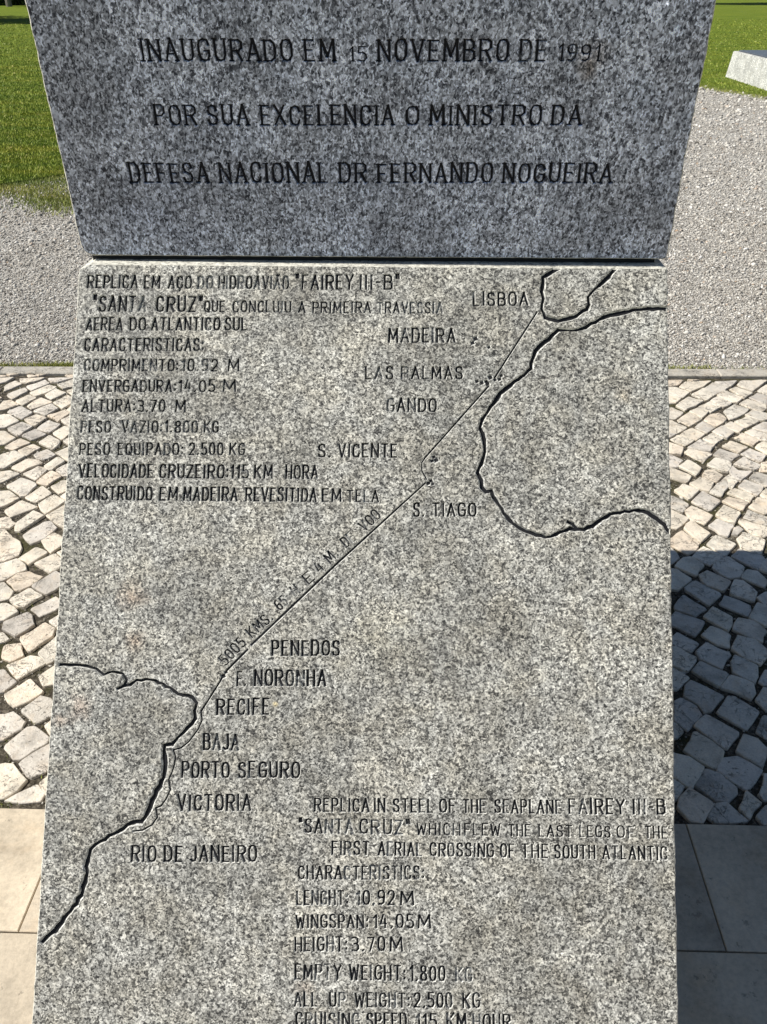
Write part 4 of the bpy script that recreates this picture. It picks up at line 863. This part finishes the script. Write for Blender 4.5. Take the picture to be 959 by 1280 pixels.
# single-line letters: polylines in a unit box, width relative to height first
def arc(cx, cy, rx, ry, a0, a1, n=5): return [(cx+rx*math.cos(R(a0+(a1-a0)*i/n)), cy+ry*math.sin(R(a0+(a1-a0)*i/n))) for i in range(n+1)]
OV = [(0, .25), (0, .75), (.2, .96), (.5, 1), (.8, .96), (1, .75), (1, .25), (.8, .04), (.5, 0), (.2, .04), (0, .25)]
GL = {
 'A': (.52, [[(0, 0), (.5, 1), (1, 0)], [(.18, .32), (.82, .32)]]),
 'B': (.46, [[(0, 0), (0, 1), (.65, 1), (.92, .88), (.92, .64), (.65, .53), (0, .53)], [(.65, .53), (1, .42), (1, .12), (.7, 0), (0, 0)]]),
 'C': (.46, [[(1, .74), (.85, .95), (.5, 1), (.15, .93), (0, .72), (0, .28), (.15, .07), (.5, 0), (.85, .05), (1, .26)]]),
 'D': (.48, [[(0, 0), (0, 1), (.6, 1), (.9, .86), (1, .62), (1, .38), (.9, .14), (.6, 0), (0, 0)]]),
 'E': (.40, [[(1, 1), (0, 1), (0, 0), (1, 0)], [(0, .52), (.8, .52)]]),
 'F': (.40, [[(1, 1), (0, 1), (0, 0)], [(0, .5), (.8, .5)]]),
 'G': (.48, [[(1, .76), (.85, .95), (.5, 1), (.15, .93), (0, .72), (0, .28), (.15, .07), (.5, 0), (.85, .05), (1, .24), (1, .46), (.55, .46)]]),
 'H': (.48, [[(0, 0), (0, 1)], [(1, 0), (1, 1)], [(0, .5), (1, .5)]]),
 'I': (.05, [[(.5, 0), (.5, 1)]]),
 'J': (.34, [[(1, 1), (1, .22), (.8, .04), (.4, 0), (0, .12)]]),
 'K': (.48, [[(0, 0), (0, 1)], [(1, 1), (0, .42)], [(.3, .58), (1, 0)]]),
 'L': (.38, [[(0, 1), (0, 0), (1, 0)]]),
 'M': (.62, [[(0, 0), (.06, 1), (.5, .22), (.94, 1), (1, 0)]]),
 'N': (.50, [[(0, 0), (0, 1), (1, 0), (1, 1)]]),
 'O': (.48, [OV]), '0': (.42, [OV]),
 'P': (.44, [[(0, 0), (0, 1), (.7, 1), (1, .88), (1, .6), (.7, .46), (0, .46)]]),
 'Q': (.48, [OV, [(.6, .25), (1.02, -.05)]]),
 'R': (.48, [[(0, 0), (0, 1), (.7, 1), (1, .88), (1, .62), (.7, .48), (0, .48)], [(.5, .48), (1, 0)]]),
 'S': (.44, [[(.98, .78), (.85, .95), (.5, 1), (.12, .93), (.02, .75), (.15, .58), (.85, .42), (1, .25), (.88, .06), (.5, 0), (.12, .05), (0, .22)]]),
 'T': (.46, [[(0, 1), (1, 1)], [(.5, 1), (.5, 0)]]),
 'U': (.46, [[(0, 1), (0, .26), (.15, .06), (.5, 0), (.85, .06), (1, .26), (1, 1)]]),
 'V': (.50, [[(0, 1), (.5, 0), (1, 1)]]),
 'W': (.68, [[(0, 1), (.22, 0), (.5, .8), (.78, 0), (1, 1)]]),
 'X': (.50, [[(0, 0), (1, 1)], [(0, 1), (1, 0)]]),
 'Y': (.50, [[(0, 1), (.5, .5), (1, 1)], [(.5, .5), (.5, 0)]]),
 'Z': (.44, [[(0, 1), (1, 1), (0, 0), (1, 0)]]),
 'Ç': (.46, [[(1, .74), (.85, .95), (.5, 1), (.15, .93), (0, .72), (0, .28), (.15, .07), (.5, 0), (.85, .05), (1, .26)], [(.5, 0), (.62, -.14), (.4, -.24)]]),
 'Ã': (.52, [[(0, 0), (.5, 1), (1, 0)], [(.18, .32), (.82, .32)], [(.2, 1.12), (.4, 1.2), (.6, 1.12), (.8, 1.2)]]),
 '1': (.16, [[(0, .78), (1, 1), (1, 0)]]),
 '2': (.42, [[(0, .78), (.15, .95), (.5, 1), (.88, .94), (1, .75), (.9, .52), (0, 0), (1, 0)]]),
 '3': (.42, [[(0, .95), (.5, 1), (.92, .9), (.95, .65), (.7, .53), (.35, .53)], [(.7, .53), (1, .38), (1, .14), (.7, 0), (0, .05)]]),
 '4': (.42, [[(.75, 0), (.75, .7)], [(.45, 1), (0, .28), (1, .28)]]),
 '5': (.42, [[(.95, 1), (.1, 1), (.05, .56), (.55, .6), (.95, .46), (1, .2), (.75, .02), (.35, 0), (0, .08)]]),
 '6': (.42, [[(.9, .95), (.5, 1), (.12, .85), (0, .5), (0, .2), (.2, .02), (.7, 0), (1, .14), (1, .4), (.75, .55), (.3, .53), (0, .38)]]),
 '7': (.42, [[(0, 1), (1, 1), (.3, 0)]]),
 '8': (.42, [[(.5, .53), (.1, .65), (.05, .88), (.35, 1), (.65, 1), (.95, .88), (.9, .65), (.5, .53), (.05, .38), (0, .12), (.3, 0), (.7, 0), (1, .12), (.95, .38), (.5, .53)]]),
 '9': (.42, [[(.1, .05), (.5, 0), (.88, .15), (1, .5), (1, .8), (.8, .98), (.3, 1), (0, .86), (0, .6), (.25, .45), (.7, .47), (1, .62)]]),
 '.': (.09, [[(.2, .0), (.8, .07)]]), ':': (.09, [[(.3, .12), (.7, .2)], [(.3, .58), (.7, .66)]]),
 '-': (.22, [[(0, .48), (1, .48)]]), '"': (.16, [[(0, 1.08), (.15, .8)], [(.85, 1.08), (1, .8)]]),
}
GAP = .30
def text_strokes(seg):
    face, txt, u0, v0, u1, v1, h, wear, gi = seg
    a, b = Vector((u0, v0)), Vector((u1, v1)); ex = (b-a).normalized(); ey = Vector((-ex.y, ex.x)); Lx = (b-a).length-0.10*h
    wd = [GL[c][0] for c in txt]; tot = sum(wd)+GAP*(len(txt)-1); sx = Lx/tot if len(txt) > 1 or tot > .1 else h
    if txt in 'IO' and len(txt) == 1: sx = Lx/tot
    out = []; x = 0
    base = 0.225*h if face == 'p' else 0.185*h
    for c, wc in zip(txt, wd):
        if face == 's' and c in 'AMNVRK': pass
        ro = random.uniform(-.02, .02); sh = random.uniform(-.015, .015)*h; hs = random.uniform(.96, 1.03)
        wearc = min(1, max(0, wear+random.gauss(0, .17)))
        for pl in GL[c][1]:
            pts = []
            for px_, py_ in pl:
                X = (x+px_*wc)*sx; Y = (py_*h)*hs+sh
                pts.append(a+ex*(X+Y*ro)+ey*Y)
            for p, q in zip(pts[:-1], pts[1:]):
                dv = q-p
                if dv.length < 1e-5: continue
                along = abs(dv.normalized().dot(ey)); wst = base*(0.82+0.25*along)
                if face == 's': 
                    down = dv.normalized().dot(ex)*dv.normalized().dot(ey)
                    wst = base*(0.62+0.45*along)*(1.12 if down < -0.05 else (0.85 if down > 0.05 else 1))
                out.append((p, q, wst*random.uniform(.92, 1.08), None, gi, wearc))
        if face == 's' and c in 'IHNMERFTPDLKUAV1' :   # small cut feet and heads
            ends = {'I': [(.5, 0), (.5, 1)], 'H': [(0, 0), (0, 1), (1, 0), (1, 1)], 'N': [(0, 0), (0, 1), (1, 1)], 'M': [(0, 0), (1, 0)], 'E': [(0, 0), (0, 1)], 'F': [(0, 0), (0, 1)],
                    'R': [(0, 0), (0, 1)], 'T': [(.5, 0)], 'P': [(0, 0)], 'D': [(0, 0), (0, 1)], 'L': [(0, 0), (0, 1)], 'K': [(0, 0), (0, 1)], 'U': [(0, 1), (1, 1)], 'A': [(0, 0), (1, 0)], 'V': [(0, 1), (1, 1)], '1': [(1, 0)]}[c]
            for px_, py_ in ends:
                X = (x+px_*wc)*sx; Y = (py_*h)*hs+sh; p = a+ex*(X+Y*ro)+ey*Y
                out.append((p-ex*base*.62, p+ex*base*.62, base*.55, None, gi, wearc))
        x += wc+GAP
    return out
def quad(p, q, w0, w1, ext):
    d = (q-p).normalized(); n = Vector((-d.y, d.x)); e = ext
    return [p-d*e*w0-n*w0/2, q+d*e*w1-n*w1/2, q+d*e*w1+n*w1/2, p-d*e*w0+n*w0/2]

def carved(outline, strokes, depth_of, inner):
    """triangulates a stone face with V-shaped cuts; returns verts (u, v, depth), and triangles with (is cut, group, wear)"""
    verts = [tuple(p) for p in outline]; faces = [list(range(len(outline)))]; info = [None]
    for p, q, w0, w1, gi, wear in strokes:
        w1 = w0 if w1 is None else w1
        for kin, sc in ((0, 1.0), (1, inner)):
            i = len(verts); verts += [tuple(x) for x in quad(p, q, w0*sc, w1*sc, 0.38)]; faces.append([i, i+1, i+2, i+3]); info.append((gi, wear, kin))
    r = delaunay_2d_cdt([Vector(v) for v in verts], [], faces, 1, 1e-6, True)
    ov = np.array([tuple(v) for v in r[0]]); of = r[2]; orig = r[5]
    # depth: deepest stroke over each vertex
    S = np.array([(p.x, p.y, q.x, q.y, w0, w0 if w1 is None else w1, depth_of(gi, w0)) for p, q, w0, w1, gi, wear in strokes])
    dep = np.zeros(len(ov))
    A = S[:, 0:2]; B = S[:, 2:4]; D = B-A; LL = (D**2).sum(1)
    for s in range(0, len(ov), 2000):
        P_ = ov[s:s+2000, None, :]; t = np.clip(((P_-A)*D).sum(2)/LL, 0, 1)
        dd = np.hypot(*np.moveaxis(P_-(A+t[..., None]*D), 2, 0)); wl = S[:, 4]*(1-t)+S[:, 5]*t
        f = np.clip((wl/2-dd)/(wl/2*(1-inner)), 0, 1)*S[:, 6]
        dep[s:s+2000] = f.max(1)
    tris = []
    for f, o in zip(of, orig):
        if 0 not in o: continue
        st = [info[j] for j in o if j != 0]
        tris.append((tuple(f), st))
    # vertices only touched by uncut triangles stay on the surface
    cutv = set()
    for f, st in tris:
        if st: cutv.update(f)
    keep = np.zeros(len(ov), bool); keep[list(cutv)] = True; dep[~keep] = 0
    flat = set()
    for f, st in tris:
        if not st: flat.update(f)
    dep[list(flat)] = np.minimum(dep[list(flat)], 0.0)
    return ov, dep, tris

def face_to_world(O, U, Vd, N, ov, dep): return [O+U*float(a)+Vd*float(b)-N*float(z) for (a, b), z in zip(ov, dep)]

def build_stone(name, O, U, Vd, N, outline, strokes, depth_of, inner, back, mats, parent, groups, bev=0.004, label=None, top_bev=None):
    ov, dep, tris = carved(outline, strokes, depth_of, inner)
    # body: uncut triangles + bevel + sides + back
    ec = {}
    for f, st in tris:
        for i in range(3):
            e = (f[i], f[(i+1) % 3]); ec[e] = 1
    nxt = {a: b for (a, b) in ec if (b, a) not in ec}
    start = next(iter(nxt)); loop = [start]
    while nxt[loop[-1]] != start: loop.append(nxt[loop[-1]])
    W = face_to_world(O, U, Vd, N, ov, dep)
    L = len(loop); c = np.array([ov[i] for i in loop])
    area = sum(c[i-1][0]*c[i][1]-c[i][0]*c[i-1][1] for i in range(L))
    sgn = 1 if area > 0 else -1
    body_v = list(W); l1 = []; l2 = []
    umin, umax, vmin, vmax = c[:, 0].min(), c[:, 0].max(), c[:, 1].min(), c[:, 1].max()
    for i, vi in enumerate(loop):
        tng = c[(i+1) % L]-c[i-1]; tng = tng/(np.hypot(*tng)+1e-12); out = np.array([tng[1], -tng[0]])*sgn
        b = bev*random.uniform(0.7, 1.3)
        if top_bev and c[i][1] > vmax-0.004: b = top_bev*random.uniform(.85, 1.15)
        p = ov[vi]+out*b*0.8; dz = max(b, dep[vi]*0.9)
        l1.append(len(body_v)); body_v.append(O+U*float(p[0])+Vd*float(p[1])-N*float(dz))
    for i in range(L): l2.append(len(body_v)); body_v.append(back(body_v[l1[i]]))
    fs = []; mi = []
    for f, st in tris:
        if not st: fs.append(f); mi.append(0)
    for i in range(L):
        j = (i+1) % L
        fs.append((loop[j], loop[i], l1[i], l1[j])); mi.append(1)
        fs.append((l1[j], l1[i], l2[i], l2[j])); mi.append(1 if top_bev and ov[loop[i]][1] > vmax-0.004 else 0)
    fs.append(tuple(reversed(l2))); mi.append(0)
    me = mesh(name, body_v, fs, mi)
    # drop vertices that belong only to cuts
    bm = bmesh.new(); bm.from_mesh(me); bmesh.ops.delete(bm, geom=[v for v in bm.verts if not v.link_faces], context='VERTS')
    bmesh.ops.recalc_face_normals(bm, faces=bm.faces[:]); bm.to_mesh(me); bm.free()
    body = link(name, me, [mats['face'], mats['bevel']], parent)
    if label: body['label'] = label
    # cuts, one object per inscription line or drawn line
    bygi = {}
    for f, st in tris:
        if st:
            gi = st[-1][0]; bygi.setdefault(gi, []).append((f, st))
    for gi, lst in sorted(bygi.items()):
        nm, lab = groups[gi]; used = {}; vs = []; ff = []; mm = []; ww = []
        for f, st in lst:
            idx = []
            for v_ in f:
                if v_ not in used: used[v_] = len(vs); vs.append(W[v_])
                idx.append(used[v_])
            ff.append(idx); mm.append(0 if any(s[2] for s in st) else 1); ww.append(max(s[1] for s in st))
        me = mesh(nm, vs, ff, mm)
        at = me.attributes.new('wear', 'FLOAT', 'FACE'); at.data.foreach_set('value', ww)
        o = link(nm, me, [mats['paint'], mats['wall']], body)
        if lab: o['label'] = lab
    return body

mon = link('granite_monument', None); mon.location = (0, 0, 0); mon.empty_display_size = 0.3
tag(mon, 'grey granite monument with cut map and inscriptions on its sloping desk and upright slab', 'monument')

groups = [('inscription_line', g) for g in GROUPS]
pst = []; sst = []
for seg in TEXT: (pst if seg[0] == 'p' else sst).extend(text_strokes(seg))
GN = {}
for name, pts in GROOVES:
    if name == 'island pits': GN.pop(name, None)
    if name not in GN:
        nm = {'island pits': 'island_pit', 'flight route line': 'route_line'}.get(name, 'coastline')
        lab = {'iberian coastline': 'black cut outline of the iberian peninsula', 'african coastline': 'black cut outline of the african coast', 'south american coastline': 'black cut outline of the south american coast',
               'flight route line': 'thin cut line of the flight from coast to coast', 'island pits': None}[name]
        GN[name] = len(groups); groups.append((nm, lab))
    gi = GN[name]; P_ = [(Vector(p[:2]), p[2]) for p in pts]
    coast = 'coast' in name
    if coast:                                                   # hand-cut waver between the traced points
        Q = [P_[0]]
        for (a, wa), (b, wb) in zip(P_[:-1], P_[1:]):
            n = max(1, int((b-a).length/0.007)); nn = Vector((-(b-a).y, (b-a).x)).normalized()
            for j in range(1, n+1):
                t = j/n; q = a.lerp(b, t); ww = wa+(wb-wa)*t
                if j < n: q = q+nn*random.uniform(-.0015, .0015)
                Q.append((q, ww*random.uniform(.66, 1.15)))
        P_ = Q
    for (a, wa), (b, wb) in zip(P_[:-1], P_[1:]):
        k_ = 1.85 if coast else (2.3 if 'route' in name else 2.3)
        pst.append((a, b, wa*k_, wb*k_, gi, 0.0 if coast else 0.05))

def outline(u0, u1, v0, v1, step, jit, jt=None, chips=()):
    pts = []; jt = jit if jt is None else jt
    n = int((u1-u0)/step); m = int((v1-v0)/step); s = [0.0]
    def wob(k, j):
        s[0] = s[0]*0.7+random.uniform(-j, j); return s[0]
    for i in range(n): pts.append((u0+(u1-u0)*i/n, v0+(0 if i == 0 else wob(i, jt)*.4)))
    for i in range(m): pts.append((u1+(0 if i == 0 else wob(i, jit)), v0+(v1-v0)*i/m))
    for i in range(n): pts.append((u1-(u1-u0)*i/n, v1+(0 if i == 0 else wob(i, jt)*.4)))
    for i in range(m): pts.append((u0+(0 if i == 0 else wob(i, jit)), v1-(v1-v0)*i/m))
    return pts
# lower desk-shaped block
vb = -(P0.z-0.001)/VP.z
out_p = outline(-0.4995, 0.5005, vb, -0.001, 0.0085, 0.0007, 0.0006)
YB = 2.198
out_p = [p for p in out_p if not (abs(p[0]+0.4995) < 0.010 and p[1] > -0.008)]
iL = [i for i, p in enumerate(out_p) if p[0] < -0.40 and p[1] > -0.02]
dof_p = lambda gi, w0: {'inscription_line': 0.55*w0+0.0004, 'coastline': 0.0045, 'route_line': 0.0022, 'island_pit': 0.003}[groups[gi][0]]
build_stone('sloped_block', P0, XM, VP, NP, out_p, pst, dof_p, 0.60, lambda p: Vector((p.x, YB, max(p.z, 0.0))),
            dict(face=M_FACE, bevel=M_BEVEL, paint=M_PAINT, wall=M_WALL), mon, groups, bev=0.0022, top_bev=0.004)
# upright slab
HT = 0.78
out_s = outline(-0.5005, 0.5035, 0.002, HT, 0.0085, 0.0009, 0.0005)
def corner(p):
    u, v = p
    if u < -0.485 and v < 0.03: v = max(v, (-0.485-u)*0.95+0.002); 
    if u > 0.488 and v < 0.012: v = max(v, 0.009)
    return (u, v)
cs = []
for p in out_s:
    u, v = p
    if u < -0.484 and v < 0.024:
        t = (-0.484-u)/0.0165
        if v < 0.0025: v = 0.002+0.010*t*t
        elif v < 0.020: u = -0.5005+0.004*(1-(v/0.020))
    cs.append((u, v))
out_s = cs
build_stone('upright_slab', S0, XM, VS, NS, out_s, sst, lambda gi, w0: 0.55*w0+0.0004, 0.64, lambda p: p-N0*0.30,
            dict(face=M_SLAB, bevel=M_BEVEL, paint=M_PAINT_S, wall=M_SLAB), mon, groups, bev=0.0024)
# recessed mortar joint between the two stones
def slanted_box(name, O, u0, u1, n0, n1, z0, z1, mat, parent):
    vs = []
    for z in (z0, z1):
        for u, n in ((u0, n0), (u1, n0), (u1, n1), (u0, n1)):
            q = O+XM*u-N0*n; vs.append((q.x, q.y, z))
    return link(name, mesh(name, vs, [(0, 3, 2, 1), (4, 5, 6, 7), (0, 1, 5, 4), (1, 2, 6, 5), (2, 3, 7, 6), (3, 0, 4, 7)]), mat, parent)
slanted_box('mortar_joint', S0, -0.490, 0.489, 0.012, 0.28, P0.z-0.004, S0.z+0.006, M_MORTAR, mon)

# ------------------------------------------------------------------ pale granite block on the lawn
blk = link('granite_bench', None, loc=(5.40, 15.0, 0)); tag(blk, 'low pale granite block with dark top beside the gravel edge', 'bench')
def prism(name, base, top, z0, z1, mat, parent, off):
    n = len(base); vs = [(x-off[0], y-off[1], z0) for x, y in base]+[(x-off[0], y-off[1], z1) for x, y in top]
    bm = bmesh.new(); bv = [bm.verts.new(v) for v in vs]
    bm.faces.new(list(reversed(bv[:n]))); bm.faces.new(bv[n:])
    for i in range(n): bm.faces.new((bv[i], bv[(i+1) % n], bv[n+(i+1) % n], bv[n+i]))
    bmesh.ops.bevel(bm, geom=bm.edges[:], offset=0.008, segments=2, affect='EDGES')
    me = bpy.data.meshes.new(name); bm.to_mesh(me); bm.free(); return link(name, me, mat, parent)
prism('body', [(5.40, 10.6), (7.0, 10.6), (7.0, 17.02), (5.437, 17.02)], [(5.46, 10.63), (6.97, 10.63), (6.97, 17.0), (5.50, 17.0)], -0.05, 0.418, M_LIGHTGRAN, blk, (5.40, 15.0))
prism('top_slab', [(5.50, 10.70), (6.90, 10.70), (6.90, 16.93), (5.56, 16.93)], [(5.51, 10.71), (6.89, 10.71), (6.89, 16.92), (5.57, 16.92)], 0.419, 0.438, M_DARKGRAN, blk, (5.40, 15.0))

# ------------------------------------------------------------------ trees beyond the lawn
def tree(loc, trunk_h, r, ht, label, leaves=7000, tr=0.22, crown_c=None, name='tree'):
    root = link(name, None, loc=loc); tag(root, label, 'tree', None)
    bm = bmesh.new(); prev = None; rs = random.Random(hash(label) % 1000)
    def limb(p, q, r0, r1, seg=8, ns=4):
        ringp = None; dr = (q-p); ax = dr.normalized(); s = ax.orthogonal().normalized(); t = ax.cross(s)
        for i in range(ns+1):
            c = p+dr*i/ns+Vector((rs.uniform(-1, 1), rs.uniform(-1, 1), 0))*r0*0.25*(0 < i); rr = r0+(r1-r0)*i/ns
            ring = [bm.verts.new(c+(s*math.cos(a)+t*math.sin(a))*rr*rs.uniform(.9, 1.1)) for a in (2*math.pi*j/seg for j in range(seg))]
            if ringp:
                for j in range(seg): bm.faces.new((ringp[j], ringp[(j+1) % seg], ring[(j+1) % seg], ring[j]))
            ringp = ring
    top = Vector((0, 0, trunk_h+ht*0.25))
    limb(Vector((0, 0, -0.1)), top, tr*1.25, tr*0.6)
    for i in range(7):
        a = i*2.4; z = trunk_h+rs.uniform(-.1, .3)*ht
        limb(Vector((0, 0, z*0.8)), Vector((math.cos(a)*r*.65, math.sin(a)*r*.65, trunk_h+ht*rs.uniform(.2, .7))), tr*.45, tr*.1, 6, 3)
    me = bpy.data.meshes.new('trunk'); bm.to_mesh(me); bm.free(); link('trunk', me, M_BARK, root)
    g = np.random.default_rng(rs.randrange(9999))
    nc = 46; cc = g.normal(0, 1, (nc, 3)); cc /= np.linalg.norm(cc, axis=1)[:, None]; cc *= g.uniform(.35, 1, (nc, 1))
    cc *= np.array([r, r, ht/2])*0.8; cc[:, 2] += trunk_h+ht/2
    ci = g.integers(0, nc, leaves); off = g.normal(0, 1, (leaves, 3)); off /= np.linalg.norm(off, axis=1)[:, None]; off *= r*0.30*g.uniform(.3, 1, (leaves, 1))
    c = cc[ci]+off*np.array([1, 1, .8]); a = g.normal(0, 1, (leaves, 3)); a /= np.linalg.norm(a, axis=1)[:, None]; b = np.cross(a, g.normal(0, 1, (leaves, 3))); b /= np.linalg.norm(b, axis=1)[:, None]
    sz = g.uniform(.10, .20, (leaves, 1))
    Vv = np.stack([c-a*sz-b*sz*.6, c+a*sz-b*sz*.6, c+b*sz], 1).reshape(-1, 3)
    link('crown', tri_mesh('crown', Vv, np.arange(3*leaves).reshape(-1, 3)), M_LEAF, root)
    return root
GT = 'trees standing far back on the lawn'
for lc, th_, r_, ht_, lab in (((-27.5, 42.0, 0), 3.2, 5.8, 6.5, 'round tree left of the view whose shadow bands the lawn'),
                              ((-35.5, 42.0, 0), 3.2, 4.6, 6.0, 'broad tree standing farthest left on the lawn'),
                              ((-20.8, 41.5, 0), 3.4, 4.4, 6.0, 'tree hidden behind the left edge of the upright slab'),
                              ((8.0, 61.0, 0), 3.2, 5.0, 6.0, 'far tree behind the upright slab, right of its middle'),
                              ((16.0, 59.5, 0), 3.4, 4.6, 6.0, 'far tree at the top right whose shade darkens the lawn')):
    tag(tree(lc, th_, r_, ht_, lab), group=GT)
t = tree((-25.6, 62.2, 0), 2.6, 3.5, 5.0, 'pale trunked tree in front of the dark hedge at top left', 4000, 0.16); tag(t, group=GT)
# clipped dark hedge behind the lawn
hedge = link('hedge', None, loc=(-20, 66, 0)); tag(hedge, 'dark hedge closing the lawn at the top left', 'hedge')
n = 26000; X = rng.uniform(-34, 6, n); Z = rng.uniform(0, 3.4, n); Y = np.where(rng.random(n) < .6, -1.2, rng.uniform(-1.2, 1.2, n))+rng.normal(0, .15, n)
Z = np.where(rng.random(n) < .2, 3.4+rng.normal(0, .12, n), Z); X += 0; c = np.c_[X+20-20, Y, Z]
a = rng.normal(0, 1, (n, 3)); a /= np.linalg.norm(a, axis=1)[:, None]; b = np.cross(a, rng.normal(0, 1, (n, 3))); b /= np.linalg.norm(b, axis=1)[:, None]; sz = rng.uniform(.12, .22, (n, 1))
link('crown', tri_mesh('crown', np.stack([c-a*sz-b*sz*.6, c+a*sz-b*sz*.6, c+b*sz], 1).reshape(-1, 3), np.arange(3*n).reshape(-1, 3)), M_LEAF, hedge)
bm = bmesh.new()
bmesh.ops.create_cube(bm, size=1, matrix=Matrix.Translation((-14, 0, 1.6)) @ Matrix.Diagonal((39.4, 2.0, 3.3, 1)))
bmesh.ops.subdivide_edges(bm, edges=bm.edges[:], cuts=12, use_grid_fill=True)
for v_ in bm.verts: v_.co += Vector((random.uniform(-.2, .2), random.uniform(-.2, .2), random.uniform(-.1, .1)))
me = bpy.data.meshes.new('branches'); bm.to_mesh(me); bm.free(); link('branches', me, M_LEAF, hedge)
print('strokes', len(pst), len(sst), 'traced', len(traced), 'fill', len(fill))
